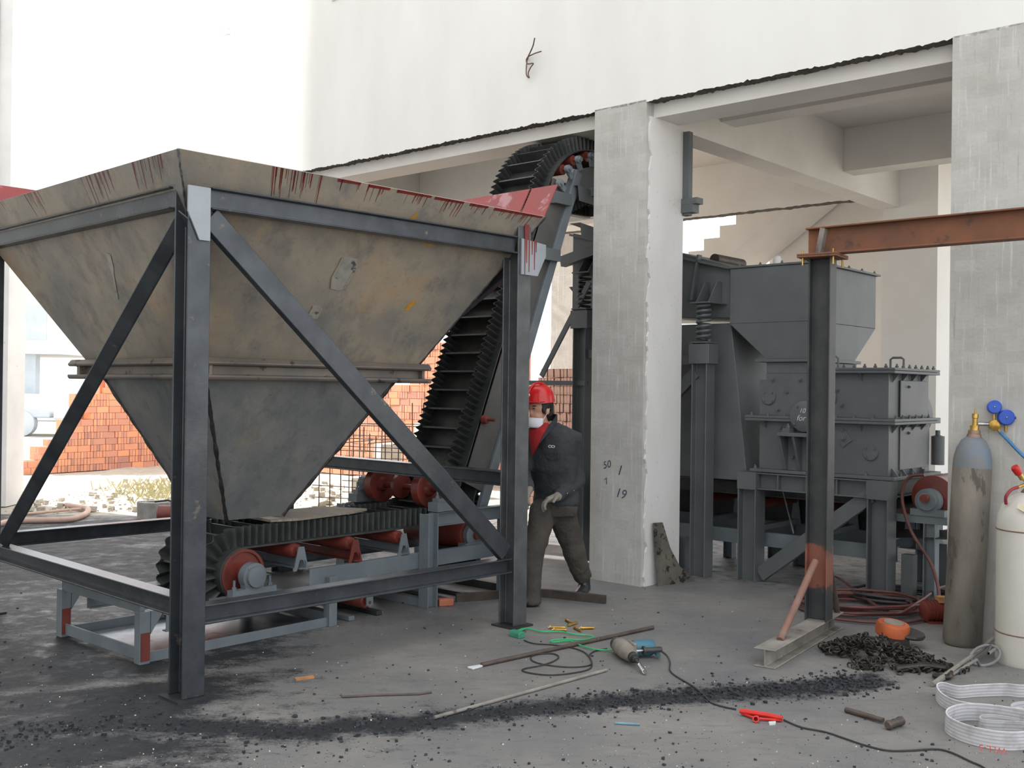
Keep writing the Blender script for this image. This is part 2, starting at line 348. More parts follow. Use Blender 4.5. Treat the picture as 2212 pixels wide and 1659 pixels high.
# columns
mb = MB(); mb.box(0, .525, 0, .53, 0, 3.96)
co = bst(mb, 'column', M['raw'], 'unplastered grey concrete middle column')
zs = rng(0, 3.83, .04); mb = MB(); nz = len(zs)
te = [.012+.042*(noise.noise(V((z*5, 2, 0)))+.6*noise.noise(V((z*17, 4, 0)))+.5) for z in zs]
for s in (.5265, .545): mb.v += [(s, max(.003, t0), z) for t0, z in zip(te, zs)]+[(s, .536, z) for z in zs]
for i in range(nz-1):
    face((i, i+1, nz+i+1, nz+i), 0); face((2*nz+i, 3*nz+i, 3*nz+i+1, 2*nz+i+1), 0); face((i, 2*nz+i, 2*nz+i+1, i+1), 0); face((nz+i, nz+i+1, 3*nz+i+1, 3*nz+i), 0)
face((nz-1, 2*nz-1, 4*nz-1, 3*nz-1), 0)
M['plaster_pit'] = simple('pitted_plaster', srgb(226,224,222), srgb(216,213,210), 2, .85, 0, srgb(132,128,124), 60, .66, stretch=(1,1,.5))
sk = mb.build('plaster_skin', M['plaster_pit']); sk.parent = co; sk.matrix_parent_inverse = co.matrix_world.inverted(); sk.matrix_world = FB.copy()
bst(MB().box(2.953, 3.53, 0, .54, 0, 3.96), 'column', M['raw'], 'unplastered concrete column at the right edge behind the gas cylinders')
bst(MB().box(.34, .99, 5.262, 5.85, 0, 4.43), 'column', M['cream'], 'cream limewashed rear column behind the crusher')
bst(MB().box(-4.77, -4.35, 5.26, 5.75, 0, 4.43), 'column', M['raw'], 'streaked pale rear column seen behind the conveyor')
bst(MB().box(4.0, 4.5, 5.26, 5.8, 0, 4.43), 'column', M['cream'], 'rear column hidden past the right bay')
bst(MB().box(-5.42, -4.9, 0, .53, 0, 3.93), 'column', M['raw'], 'far left corner column of the white building behind the hopper')
# stair flight rising to the right behind the rear wall
st = [(-2.30, 3.40)]; x, z = -2.30, 3.40
prof = [(-2.02, 3.30)]
sx, sz = -2.45, 3.36
pts = []
for i in range(7):
    pts += [(sx, sz), (sx, sz+.155)]; sx += .245; sz += .155
poly = pts+[(sx, sz), (sx+.05, sz-.25), (-2.12, 3.20)]
mb = MB(); k = len(poly)
mb.add([(a, 5.4, b) for a, b in poly]+[(a, 6.45, b) for a, b in poly], [list(range(k)), [k+i for i in range(k)][::-1]]+[(i, i+k, (i+1) % k+k, (i+1) % k) for i in range(k)])
bst(mb, 'staircase', M['slab'], 'raw concrete stair flight behind the crusher')
# vent opening and rebar stubs on the wall
wn = bst(MB().box(-3.52, -3.27, -.012, .02, 5.70, 6.15), 'window_1', M['slab'], 'small vent opening high on the white wall')
M['glassdark'] = simple('dark_pane', srgb(70,74,90), srgb(60,64,80), 3, .15)
pn = MB().box(-3.49, -3.30, -.016, -.011, 5.73, 6.1).build('pane', M['glassdark']); pn.parent = wn; pn.matrix_parent_inverse = wn.matrix_world.inverted(); pn.matrix_world = FB.copy()
M['wire'] = simple('rusty_wire', srgb(120,92,78), srgb(90,74,66), 20, .8)
def fac(x, y, out=.0):                                # point on the facade plane along a sight line
    d = ray(x, y); nn = V((.6624, .7491, 0)); c0 = V((.6716, 8.9523, 0))-nn*out
    k = (c0-V((0, 0, CAMZ))).dot(nn)/d.dot(nn); return V((0, 0, CAMZ))+d*k
pth = catmull([fac(1155, 82, .10), fac(1151, 100, .08), fac(1141, 122, .05), fac(1137, 130, .03), fac(1140, 138, .05), fac(1152, 137, .07), fac(1146, 146, .06), fac(1141, 158, .05), fac(1143, 168, .05), fac(1137, 160, .04), fac(1138, 135, .02), fac(1141, 122, .005)], 6)
MB().tube(pth, .006, 6).tube([fac(1141, 122, .02), fac(1156, 115, .07), fac(1169, 111, .10)], .006, 6).top('binding_wire', M['wire'], 'bent rusty binding wire sticking out of the white wall', 'wire', smooth=True)
# neighbouring building that shades the yard from the left, its corner column in view
mb = MB().box(-15, -6.62, -14, 13.55, 0, 17); wl = mb.top('wall_left', M['plaster'], 'white neighbouring building along the left of the yard', None, kind='structure')
M['pier'] = simple('stained_white_pier', srgb(228,228,228), srgb(214,214,214), 2, .9, 0, srgb(170,170,170), 14, .69)
MB().box(-7.1, -6.46, 13.57, 14.05, 0, 17).top('column', M['pier'], 'white corner pier at the left edge of the yard', None, kind='structure')
# ================================================================ feed hopper (a, b, z)
hop = thing('feed_hopper', 'large bare steel feed hopper on a square dark steel frame', 'hopper', FH, (1.26, 1.39, 0))
PR = IB(.145, .125, .012, .010)
for a, b in ((.0625, .0725), (2.4625, .0725), (.0625, 2.80), (2.4625, 2.80)):
    p = MB().prism(PR, (a, b, .012), (a, b, 2.73 if a > 2 else 2.6), (0, 1, 0)).build('post', M['frame_right'] if a > 2 and b < 1 else M['frame'], hop, bevel=.003)
    MB().box(a-.10, a+.10, b-.10, b+.10, 0, .012).build('base_plate', M['darksteel'], p)
TB = IB(.115, .074, .010, .008)
for p0, p1 in (((.128, .03, 2.553), (2.397, .03, 2.553)), ((.005, .15, 2.553), (.005, 2.722, 2.553)), ((2.49, .15, 2.553), (2.49, 2.722, 2.553)), ((.128, 2.84, 2.553), (2.397, 2.84, 2.553))):
    MB().prism(TB, p0, p1).build('top_beam', M['frame'], hop, bevel=.003)
for p0, p1 in (((.128, .062, .418), (2.397, .062, .418)), ((.062, .150, .458), (.062, 2.724, .458)), ((.128, 2.804, .50), (2.397, 2.804, .50)), ((2.452, .15, .988), (2.452, 2.724, .988))):
    MB().prism(IB(.098, .10, .010, .008), p0, p1).build('rail', M['frame'], hop, bevel=.003)
# diagonal braces on the two near faces
mb = MB().prism(CH(.118, .05, .010, .012), (.13, .012, 2.46), (2.34, .012, .51), (0, -1, 0)); mb.build('brace', M['frame'], hop, bevel=.003, label='diagonal channel brace on the right face')
mb = MB().prism([(-.07,-.05),(0,.0),(.07,-.05),(.07,-.062),(0,-.013),(-.07,-.062)], (.012, .13, 2.49), (.012, 2.50, .54), (-1, 0, 0)); mb.build('brace', M['frame'], hop, bevel=.004, label='diagonal angle brace on the left face')
mb = MB().prism(RC(.11, .05), (2.49, .2, 2.42), (2.49, 2.6, 1.1), (1, 0, 0)); mb.build('brace', M['frame'], hop)
# corner gussets
mb = MB().plate([(-.01, -.012, 2.60), (.115, -.012, 2.60), (.115, -.012, 2.42), (.115, -.012, 2.33), (.055, -.012, 2.33), (-.01, -.012, 2.47)], (0, .010, 0)); mb.build('gusset', M['gusset'], hop, label='pale welded corner plate on the front post')
mb = MB().plate([(2.42, -.012, 2.60), (2.66, -.012, 2.58), (2.66, -.012, 2.50), (2.58, -.012, 2.36), (2.42, -.012, 2.36)], (0, .010, 0)); gr_ = mb.build('gusset', M['gusset'], hop, label='paint-streaked corner plate on the right post')
mb = MB()
for k in range(7):
    x = 2.445+.022*k+.006*math.sin(k*5); z1 = 2.60; L = (.24, .16, .22, .10, .20, .08, .05)[k]
    if x < 2.56: mb.plate([(x, -.0135, z1), (x+.013, -.0135, z1), (x+.010, -.0135, z1-L), (x+.004, -.0135, z1-L)], (0, .0014, 0))
mb.build('paint_run', M['drip'], gr_, kind='stuff')
mb = MB().plate([(2.45, -.0085, 2.73), (2.50, -.0085, 2.73), (2.495, -.0085, 2.60), (2.455, -.0085, 2.60)], (0, .008, 0)); mb.build('paint_run', M['drip'], hop)
# upper cone, ring, lower cone
RT = (-.09, -.05, 2.61, 2.88, 2.762); RB = (.46, .62, 2.06, 2.15, 1.735)
def sq(q): a0, b0, a1, b1, z = q; return [V((a0, b0, z)), V((a1, b0, z)), V((a1, b1, z)), V((a0, b1, z))]
def cone(q0, q1, name, mat):
    A, B = sq(q0), sq(q1); out = []
    for i in range(4):
        j = (i+1) % 4; n_ = (A[j]-A[i]).cross(B[i]-A[i]).normalized()
        c = (sq(q0)[0]+sq(q0)[2])/2; mid = (A[i]+A[j])/2
        if n_.dot(mid-c) > 0: n_ = -n_
        out.append(MB().plate([A[i], A[j], B[j], B[i]], n_*.008).build(name, mat, hop))
    return out
up_pl = cone(RT, RB, 'cone_plate', M['plate'])
LT = (.46, .62, 1.86, 1.89, 1.63); LB = (.905, 1.11, 1.325, 1.50, .735)
lo_pl = cone(LT, LB, 'lower_cone_plate', M['plate_low'])
CHN = [(0,-.065),(.075,-.065),(.085,-.05),(.085,-.035),(.02,-.035),(.02,.02),(.075,.02),(.085,.035),(.06,.065),(0,.065)]   # heavy outward-opening ring section
def ringbar(p0, p1): return MB().prism([(-x, y) for x, y in CHN] if False else CHN, p0, p1).build('ring_beam', M['ring'], hop, bevel=.004)
ringbar((.405, .62, 1.69), (2.10, .62, 1.69)); ringbar((.47, 2.30, 1.69), (.47, .555, 1.69))
ringbar((2.10, 2.15, 1.69), (.40, 2.15, 1.69)); ringbar((2.06, .56, 1.69), (2.10, 2.25, 1.69))
def wseam(p0, p1, r=.012, n_=26):
    p0 = V(p0); p1 = V(p1); rr = random.Random(3)
    return [p0.lerp(p1, i/n_)+V((rr.uniform(-1, 1), rr.uniform(-1, 1), 0))*.002 for i in range(n_+1)], [r*(.7+.6*rr.random()) for i in range(n_+1)]
A, B = sq(LT), sq(LB)
for i in (0, 1, 3):
    p, r = wseam(A[i], B[i]); MB().tube(p, r, 6).build('weld_seam', M['weld'], hop)
A, B = sq(RT), sq(RB)
for i in (0, 1):
    p, r = wseam(A[i], B[i], .007, 40); MB().tube(p, r, 6).build('weld_seam', M['scar'] if i == 0 else M['weld'], hop)
# paint runs from the rim, weld scars, ochre marks (thin, on the near plates)
def onpl(face, u, v, q0=RT, q1=RB, off=.0015):
    A, B = sq(q0), sq(q1); i = {'r': 0, 'l': 3}[face]; j = (i+1) % 4
    P = A[i].lerp(A[j], u).lerp(B[i].lerp(B[j], u), v)
    n_ = (A[j]-A[i]).cross(B[i]-A[i]).normalized(); c = (A[0]+A[2])/2
    if n_.dot((A[i]+A[j])/2-c) < 0: n_ = -n_
    return P+n_*off
rr = random.Random(11)
for f, pl, zones in (('r', up_pl[0], [(.20, .32, 34, .15), (.36, .42, 5, .06), (.44, .50, 9, .09), (.52, .62, 9, .07), (.63, .72, 12, .10), (.74, .80, 7, .06), (.82, .99, 22, .07)]), ('l', up_pl[3], [(.62, .74, 14, .15), (.30, .42, 10, .13), (.80, .95, 16, .15), (.05, .25, 8, .10)])):
    mb = MB()
    for u0, u1, n_, L in zones:
        for _ in range(n_):
            u = rr.uniform(u0, u1); ln = L*rr.uniform(.25, 1.0); w_ = rr.uniform(.0004, .0015)
            mb.add([onpl(f, u-w_, .0), onpl(f, u+w_, .0), onpl(f, u+w_*.5, ln), onpl(f, u-w_*.5, ln)], [(0, 1, 2, 3)])
        if f == 'r' and u0 > .3: mb.add([onpl(f, u0, 0), onpl(f, u1, 0), onpl(f, u1, .012), onpl(f, u0, .016)], [(0, 1, 2, 3)])
    mb.build('paint_run', M['drip'], pl, kind='stuff')
for u0, v0, du, dv in ((.455, .475, .035, .085), (.40, .70, .02, .035)):
    mb = MB(); P = [onpl('r', u0+du*c, v0+dv*s_, off=.004) for c, s_ in ((-.7, 1), (-1, .4), (-.6, -1), (0, -1.1), (.8, -1), (1, -.4), (.6, 1), (0, 1.1))]
    n_ = onpl('r', u0, v0, off=1)-onpl('r', u0, v0, off=0); mb.plate(P, -n_*.003)
    P2 = [onpl('r', u0+du*c, v0+dv*s_, off=.007) for c, s_ in ((-.7, 1), (-.95, .3), (-.7, -.4), (-.6, -1))]; mb.tube(P2, .006, 5)
    P2 = [onpl('r', u0+du*c, v0+dv*s_, off=.007) for c, s_ in ((.6, .9), (.8, .2), (1, -.7))]; mb.tube(P2, .005, 5)
    mb.build('weld_scar', M['scarplate'], up_pl[0])
mb = MB().plate([onpl('l', u, v, off=.004) for u, v in ((.615, .40), (.60, .385), (.585, .45), (.575, .52), (.55, .60), (.548, .64), (.562, .60), (.59, .50), (.605, .46))], (.002, 0, 0)); mb.build('weld_scar', M['scarplate'], up_pl[3])
for u0, v0, du, dv in ((.755, .62, .016, .035), (.60, .13, .010, .03), (.72, .22, .02, .01), (.69, .26, .03, .006)):
    mb = MB().add([onpl('r', u0+du*c, v0+dv*s_) for c, s_ in ((-.6, 1), (.3, .7), (1, -.6), (.2, -1), (-.8, -.2))], [(0, 1, 2, 3, 4)])
    mb.build('ochre_mark', M['ochre'], up_pl[0])
mb = MB()
for u in (.10, .22, .47, .58, .78, .88, .96):
    mb.ball(onpl('r', u, .985, off=.01), .012, 8, (1.8, 1, .8))
for u in (.15, .35, .55, .75): mb.ball(onpl('l', u, .985, off=.01), .014, 8, (1, 1.6, .8))
mb.build('weld_bead', M['weld'], hop, kind='stuff')
# red flared boards on the two far rims
for (q0, q1) in ((-.04, .20), (.222, 2.90)):
    MB().plate([(2.605, q0, 2.75), (2.605, q1, 2.75), (2.745, q1, 3.0), (2.745, q0, 3.0)], (-.006, 0, .003)).build('flare_board', M['redbright'], hop)
MB().plate([(-.09, 2.88, 2.75), (2.6, 2.88, 2.75), (2.6, 3.025, 3.0), (-.09, 3.025, 3.0)], (0, -.006, .003)).build('flare_board', M['redbright'], hop)
# ================================================================ steep sidewall belt conveyor (s, t, z)
cv = thing('belt_conveyor', 'black sidewall belt conveyor rising steeply from under the hopper', 'conveyor', FB, (-.58, -2.2, 0))
INC = math.radians(67.5); di = V((math.cos(INC), math.sin(INC))); ni = V((-di.y, di.x))
def arc(c, r, a0, a1, n): return [(c[0]+r*math.cos(a0+(a1-a0)*i/n), c[1]+r*math.sin(a0+(a1-a0)*i/n)) for i in range(n+1)]
P0 = V((-1.25, .97)); ZT = .575
# closed loop of the belt's base line in (t, z), running tail bottom -> tail top -> incline -> head -> return
Rc = .25; tl = Rc*math.tan(INC/2); tx = P0.x-(P0.y-ZT)/di.y*di.x
loop = [(-1.10, .235), (-3.25, .235)]
loop += arc((-3.25, .405), .17, -PI/2, -3*PI/2, 14)[1:]
loop += arc((tx-tl, ZT+Rc), Rc, -PI/2, -PI/2+INC, 9)
Rv = .70; zs_ = 3.72-Rv*(1-math.cos(INC)); ts_ = P0.x+(zs_-P0.y)/di.y*di.x; cc = (ts_-ni.x*Rv, zs_-ni.y*Rv)
loop += arc(cc, Rv, math.atan2(ni.y, ni.x), PI/2, 14)
loop += arc((.95, 3.55), .17, PI/2, -PI/2, 14)
RO = .20
loop += [(.30, 3.36)]+[tuple(P0+di*q-ni*RO) for q in (2.45, 2.35, 2.2, 1.5, .8, .1, -.2)]
loop += [(-1.06, .42), (-1.10, .30)]
# resample
def resample(pts, st):
    pts = [V(p) for p in pts]; out = []; acc = 0; nxt = 0
    for a, b in zip(pts, pts[1:]+[pts[0]]):
        L = (b-a).length
        while nxt <= acc+L and L > 0: out.append(a.lerp(b, (nxt-acc)/L)); nxt += st
        acc += L
    return out, acc
ST = .052/8; LP, LEN = resample(loop, ST)
NL = len(LP)
def tn(i):
    t_ = (LP[(i+2) % NL]-LP[(i-2) % NL]).normalized(); return t_, V((-t_.y, t_.x))       # outward carrying side on the left of travel
S0, S1 = -.87, -.27                                    # far and near belt edges
mb = MB(); idx = list(range(0, NL, 4)); vs = []
for i in idx:
    t_, n_ = tn(i); p = LP[i]; q = p-n_*.012
    vs += [(S0, p.x, p.y), (S1, p.x, p.y), (S1, q.x, q.y), (S0, q.x, q.y)]
k = len(idx); mb.add(vs, [(4*i+j, 4*i+(j+1) % 4, 4*((i+1) % k)+(j+1) % 4, 4*((i+1) % k)+j) for i in range(k) for j in range(4)])
belt = mb.build('belt', M['rubber'], cv, smooth=True)
for sc in (S1-.075, S0+.075):
    mb = MB(); vs = []
    for i in range(NL):
        t_, n_ = tn(i); ph = 2*PI*i*ST/.052; s_ = sc+.024*math.sin(ph); p = LP[i]; q = p+n_*.12; d_ = .0035
        vs += [(s_-d_, p.x, p.y), (s_+d_, p.x, p.y), (s_+d_, q.x, q.y), (s_-d_, q.x, q.y)]
    mb.add(vs, [(4*i+j, 4*i+(j+1) % 4, 4*((i+1) % NL)+(j+1) % 4, 4*((i+1) % NL)+j) for i in range(NL) for j in range(4)])
    mb.build('corrugated_sidewall', M['rubber'], cv, smooth=True)
step = round(.165/ST); cm = None
i = 30; 
while i < NL:
    p = LP[i]; t_, n_ = tn(i)
    if not (p.x > .3):
        e = p+n_*.098-t_*.03; f_ = t_*.007
        mb = MB(); a = [p-f_*2.2, p+f_*2.2, e+f_, e-f_]
        mb.add([(S0+.10, q.x, q.y) for q in a]+[(S1-.10, q.x, q.y) for q in a], [(0,1,2,3),(7,6,5,4),(0,4,5,1),(1,5,6,2),(2,6,7,3),(3,7,4,0)])
        mb.build('cleat', M['rubber'], cv)
    i += step
# tail pulley and bearings
mb = MB().lathe((-.90, -3.25, .405), (1, 0, 0), [(.03, -.02), (.03, 0), (.158, 0), (.158, .62), (.03, .62), (.03, .72)], 40); pul = mb.build('tail_pulley', M['redoxide'], cv, smooth=True)
MB().lathe((-.285, -3.25, .405), (1, 0, 0), [(.158, 0), (.158, .02), (.140, .02), (.136, .004), (.05, .004), (.05, .03), (.04, .03)], 40).build('rim', M['redoxide'], pul, smooth=True)
def bearing(s_, t0, z0, sg, r=.075):
    b = MB().lathe((s_, t0, z0), (sg, 0, 0), [(r, 0), (r, .06), (r*.78, .062), (r*.76, .085), (r*.3, .088)], 24)
    b.box(s_ if sg > 0 else s_-.06, s_+.06 if sg > 0 else s_, t0-r*1.9, t0+r*1.9, z0-r*1.35, z0-r*.85).prism([(-r*.95, 0), (r*.95, 0), (r*.75, -r*.95), (-r*.75, -r*.95)][::-1], (s_+.002*sg, t0, z0), (s_+.058*sg, t0, z0), (0, 0, 1))
    o = b.build('bearing_housing', M['standpaint'], cv, smooth=True)
    for dt in (-1.55, 1.55):
        q = MB().lathe((s_+.03*sg, t0+dt*r, z0-r*.85), (0, 0, 1), [(.014, 0), (.014, .018), (.008, .018), (.008, .06)], 6); q.build('bolt', M['standpaint'], o)
    for a_ in (.7, 2.3, 3.9, 5.4):
        q = MB().lathe((s_+.06*sg, t0+r*.86*math.cos(a_), z0+r*.86*math.sin(a_)), (sg, 0, 0), [(.007, 0), (.007, .008)], 6); q.build('bolt', M['standpaint'], o)
    return o
bearing(-.20, -3.25, .405, 1, .085); bearing(-.96, -3.25, .405, -1, .085)
# tail stand
LG = LA(.06, .06, .006); sp = M['standpaint']
def bar(p0, p1, prof, mat=sp, name='frame_bar', upv=(0,0,1), bevel=.002): return MB().prism(prof, p0, p1, upv).build(name, mat, cv, bevel=bevel)
NS, FS = -.155, -1.11
for s_ in (NS, FS):
    bar((s_, -4.03, .03), (s_, -2.62, .03), RC(.012, .06), name='floor_rail')
    for t_, h in ((-4.0, .30), (-2.64, .33)):
        o = MB().prism(RC(.065, .065), (s_, t_, 0), (s_, t_, h), (0, 1, 0)); o = o.build('leg', sp, cv, bevel=.003)
        if t_ < -3: MB().box(s_+.034, s_+.038, t_-.028, t_+.028, .02, h*.6).build('primer_patch', M['redoxide'], o)
        if t_ < -3: MB().plate([(s_-.034, t_+.034, h), (s_-.034, t_+.12, h), (s_-.034, t_+.034, h-.13)], (.068, 0, 0)).build('gusset', sp, o)
    MB().prism(CH(.10, .045, .007, .007), (s_, -3.85, .205), (s_, -2.55, .205), (1 if s_ == NS else -1, 0, 0)).build('tail_beam', sp, cv, bevel=.002)
bar((NS, -4.0, .33), (FS, -4.0, .33), RC(.03, .08), name='cross_bar'); bar((NS, -4.0, .05), (FS, -4.0, .05), RC(.012, .07), name='cross_bar'); bar((NS, -2.64, .05), (FS, -2.64, .05), RC(.012, .07), name='cross_bar')
bar((NS-.02, -3.86, .24), (FS+.02, -3.86, .24), LG, name='cross_bar'); bar((NS, -3.5, .2), (FS, -3.5, .2), LG, M['darksteel'], 'cross_bar')
for s_, z_ in ((-.20, .285), (-.96, .285)): MB().box(s_-.06, s_+.08, -3.50, -3.0, z_-.03, z_).build('bearing_seat', sp, cv)
# stringers, idlers with brackets
for s_, sg in ((-.175, 1), (-1.0, -1)):
    MB().prism(CH(.11, .045, .007, .007), (s_, -2.80, .335), (s_, -1.0, .335), (sg, 0, 0)).build('stringer', sp, cv, bevel=.002)
for t_, red in ((-2.86, 0), (-2.40, 1), (-1.95, 0)):
    r_ = MB().lathe((-.97, t_, .512), (1, 0, 0), [(.010, -.03), (.010, 0), (.045, 0), (.048, .01), (.048, .72), (.040, .735), (.012, .735), (.012, .78)], 18).build('idler_roller', M['redoxide'], cv, smooth=True)
    bar((-1.0, t_+.03, .40), (-.165, t_+.03, .40), LA(.055, .055, .006), M['redoxide'] if red else sp, 'idler_crossbar')
    for s_ in (-.195, -.99):
        MB().plate([(s_, t_-.06, .39), (s_, t_-.035, .39), (s_, t_-.012, .46), (s_, t_+.012, .46), (s_, t_+.035, .39), (s_, t_+.06, .39), (s_, t_+.022, .545), (s_, t_-.022, .545)], (.008, 0, 0)).build('idler_bracket', M['redoxide'] if red else sp, cv)
rr_ = MB().lathe((-.95, -2.28, .10), (1, 0, 0), [(.01, 0), (.045, 0), (.048, .01), (.048, .73), (.04, .74), (.012, .74), (.012, .78)], 18).build('return_roller', M['redoxide'], cv, smooth=True)
for s_ in (-.175, -.965): MB().box(s_-.004, s_+.004, -2.31, -2.25, .08, .30).build('hanger', M['standpaint'], rr_)
# frame under the bend: posts, cross sills, deflection wheels, bend drum
for s_ in (-.12, -1.06):
    for t_ in (-1.77, -.93): MB().prism(IB(.10, .10, .008, .007), (s_, t_, 0), (s_, t_, .68), (0, 1, 0)).build('leg', sp, cv, bevel=.002)
    MB().prism(IB(.10, .07, .007, .006), (s_, -1.72, .635), (s_, -.98, .635)).build('wheel_beam', sp, cv, bevel=.002)
bar((-.12, -1.77, .03), (-1.06, -1.77, .03), RC(.06, .06), name='floor_rail'); bar((-.12, -.93, .03), (-1.06, -.93, .03), RC(.06, .06), M['darksteel'], 'floor_rail')
for k_, t_ in enumerate((-2.45, -2.2, -1.5, -1.3)):
    bar((-.12 if t_ > -1.7 else -.16, t_, .018), (-1.06, t_, .018), RC(.05, .03), M['darksteel'] if k_ % 2 else sp, 'floor_rail')
WC = (-1.585, .835)
w1 = MB().lathe((-1.02, *WC), (1, 0, 0), [(.022, 0), (.022, .92)], 12).build('wheel_shaft', M['redoxide'], cv, smooth=True)
for s_ in (-.33, -.86):
    MB().lathe((s_, *WC), (1, 0, 0), [(.03, -.065), (.055, -.05), (.125, -.045), (.138, -.04), (.138, .03), (.125, .035), (.06, .02), (.045, .05), (.03, .05)], 32).build('deflection_wheel', M['redoxide'], cv, smooth=True)
MB().lathe((-.62, *WC), (1, 0, 0), [(.03, -.03), (.095, -.02), (.095, .01), (.03, .03)], 28).build('shaft_flange', M['redoxide'], cv, smooth=True)
bearing(-.16, WC[0], WC[1], 1, .06); bearing(-1.0, WC[0], WC[1], -1, .06)
for s_ in (-.13, -1.03): MB().box(s_-.05, s_+.05, WC[0]-.14, WC[0]+.14, .69, .755).build('bearing_seat', sp, cv)
dr = MB().lathe((-.93, -1.17, .455), (1, 0, 0), [(.03, -.06), (.03, 0), (.105, 0), (.112, .01), (.112, .64), (.105, .65), (.03, .65), (.03, .74)], 32).build('bend_drum', M['redoxide'], cv, smooth=True)
MB().lathe((-.275, -1.17, .455), (1, 0, 0), [(.085, 0), (.085, .04), (.06, .05), (.03, .055)], 24).build('drum_bearing', sp, dr, smooth=True)
MB().box(-.30, -.22, -1.28, -1.06, .33, .40).build('drum_seat', sp, dr)
# incline side plates and back beams, following the belt
def inc(q, off): p = P0+di*q-ni*off; return p
Q0, Q1 = -.10, 2.62
for s_ in (-.262, -.886):
    a, b, c, d = inc(Q0, .02), inc(Q1, .02), inc(Q1, .25), inc(Q0, .25)
    MB().plate([(s_, *a), (s_, *b), (s_, *c), (s_, *d)], (.008, 0, 0)).build('side_plate', M['sideplate'], cv)
    for o_, wd in ((.285, .085),):
        a, b = inc(Q0-.30, o_), inc(Q1+.22, o_); s2 = s_+(.03 if s_ > -.5 else -.03)
        MB().prism(CH(wd, .04, .006, .006), (s2, *a), (s2, *b), (1 if s_ > -.5 else -1, 0, 0)).build('incline_beam', sp, cv, bevel=.002)
for q in (.35, 1.0, 1.7):
    a = inc(q, .16); MB().cyl((-.87, *a), (-.27, *a), .042, 14).build('incline_roller', M['redoxide'], cv, smooth=True)
a = inc(.42, .02); MB().lathe((-.25, a.x, a.y), (1, 0, 0), [(.03, 0), (.038, .01), (.03, .05), (.012, .055), (.012, .13)], 12).build('roller_pin', M['redoxide'], cv, smooth=True)
# brackets from the incline to the building frame
for q, L in ((1.92, .26), (2.45, .2)):
    a = inc(q, .06); MB().box(-.252, -.19, a.x-.02, a.x+L, a.y-.05, a.y+.05).build('stub_bracket', M['greypaint'], cv)
# head: curved side plates, idlers under the curve, clamps, head pulley, drive frame
pts = arc(cc, Rv-.16, math.atan2(ni.y, ni.x), PI/2, 10); pin = arc(cc, Rv-.34, math.atan2(ni.y, ni.x), PI/2, 10)
for s_ in (-.255, -.9):
    poly = [(s_, *p) for p in pts]+[(s_, .95, pts[-1][1]), (s_, .95, pin[-1][1])]+[(s_, *p) for p in pin[::-1]]
    MB().plate(poly, (.008, 0, 0)).build('head_plate', M['greypaint'], cv)
for a_ in (150, 134, 118, 100):
    a_ = math.radians(a_); p = (cc[0]+(Rv-.065)*math.cos(a_), cc[1]+(Rv-.065)*math.sin(a_))
    r_ = MB().lathe((-.93, *p), (1, 0, 0), [(.012, 0), (.045, .005), (.045, .66), (.012, .665), (.012, .74)], 16).build('head_idler', M['redoxide'], cv, smooth=True)
    MB().lathe((-.232, *p), (1, 0, 0), [(.034, 0), (.034, .03), (.02, .035), (.02, .05), (.008, .05)], 14).build('idler_clamp', M['standpaint'], r_, smooth=True)
    q = (cc[0]+(Rv-.16)*math.cos(a_), cc[1]+(Rv-.16)*math.sin(a_))
    MB().prism(RC(.05, .02), (-.225, *p), (-.225, *q), (1, 0, 0)).build('idler_foot', M['standpaint'], r_)
for z0, t0, L in ((3.30, .02, .36), (2.98, .06, .34)):
    MB().plate([(-.19, t0, z0+.05), (-.19, t0+L, z0+.02), (-.19, t0+L, z0-.10), (-.19, t0+.02, z0-.08)], (.006, 0, 0)).plate([(-.19, t0, z0+.05), (-.19, t0+L, z0+.02), (-.30, t0+L, z0+.02), (-.30, t0, z0+.05)], (0, 0, .005)).build('guard_ear', M['greypaint'], cv)
MB().lathe((-.93, .95, 3.55), (1, 0, 0), [(.03, -.1), (.03, 0), (.156, 0), (.156, .72), (.03, .72), (.03, .82)], 32).build('head_pulley', M['redoxide'], cv, smooth=True)
for s_ in (-.2, -.95): MB().box(s_-.04, s_+.04, .2, 1.15, 3.28, 3.36).build('head_beam', M['greypaint'], cv)
for s_, lean in ((-1.16, -.06), (-.86, -.02)):
    MB().prism(RC(.045, .045), (s_, .62, 3.75), (s_-lean, .62, 4.43), (0, 1, 0)).build('hanger_rod', M['pipe'] if s_ < -1 else M['darksteel'], cv)
# board left on the belt, shiny pan under the tail
MB().plate([(-.80, -2.95, .70), (-.36, -2.98, .70), (-.30, -2.80, .70), (-.33, -2.3, .705), (-.40, -2.12, .705), (-.72, -2.25, .705)], (0, 0, .016)).top('board', M['wood'], 'weathered board lying on the belt under the hopper mouth', 'board', FB)
M['pan'] = simple('wet_steel_sheet', srgb(150,152,156), srgb(120,122,128), 8, .22, .7, srgb(50,52,56), 9, .6)
MB().box(-1.06, -.20, -3.9, -2.68, .004, .012).top('steel_sheet', M['pan'], 'wet shiny steel sheet on the floor under the conveyor tail', 'steel sheet', FB)
# ================================================================ crusher on its stand (s, t, z)
gp = M['greypaint']
cru = thing('crusher', 'grey bolted crusher with square feed box on a welded stand', 'crusher', FB, (1.6, 1.4, 0))
def cb(name, *a, mat=gp, bevel=.003, parent=None): return MB().box(*a).build(name, mat, parent or cru, bevel=bevel)
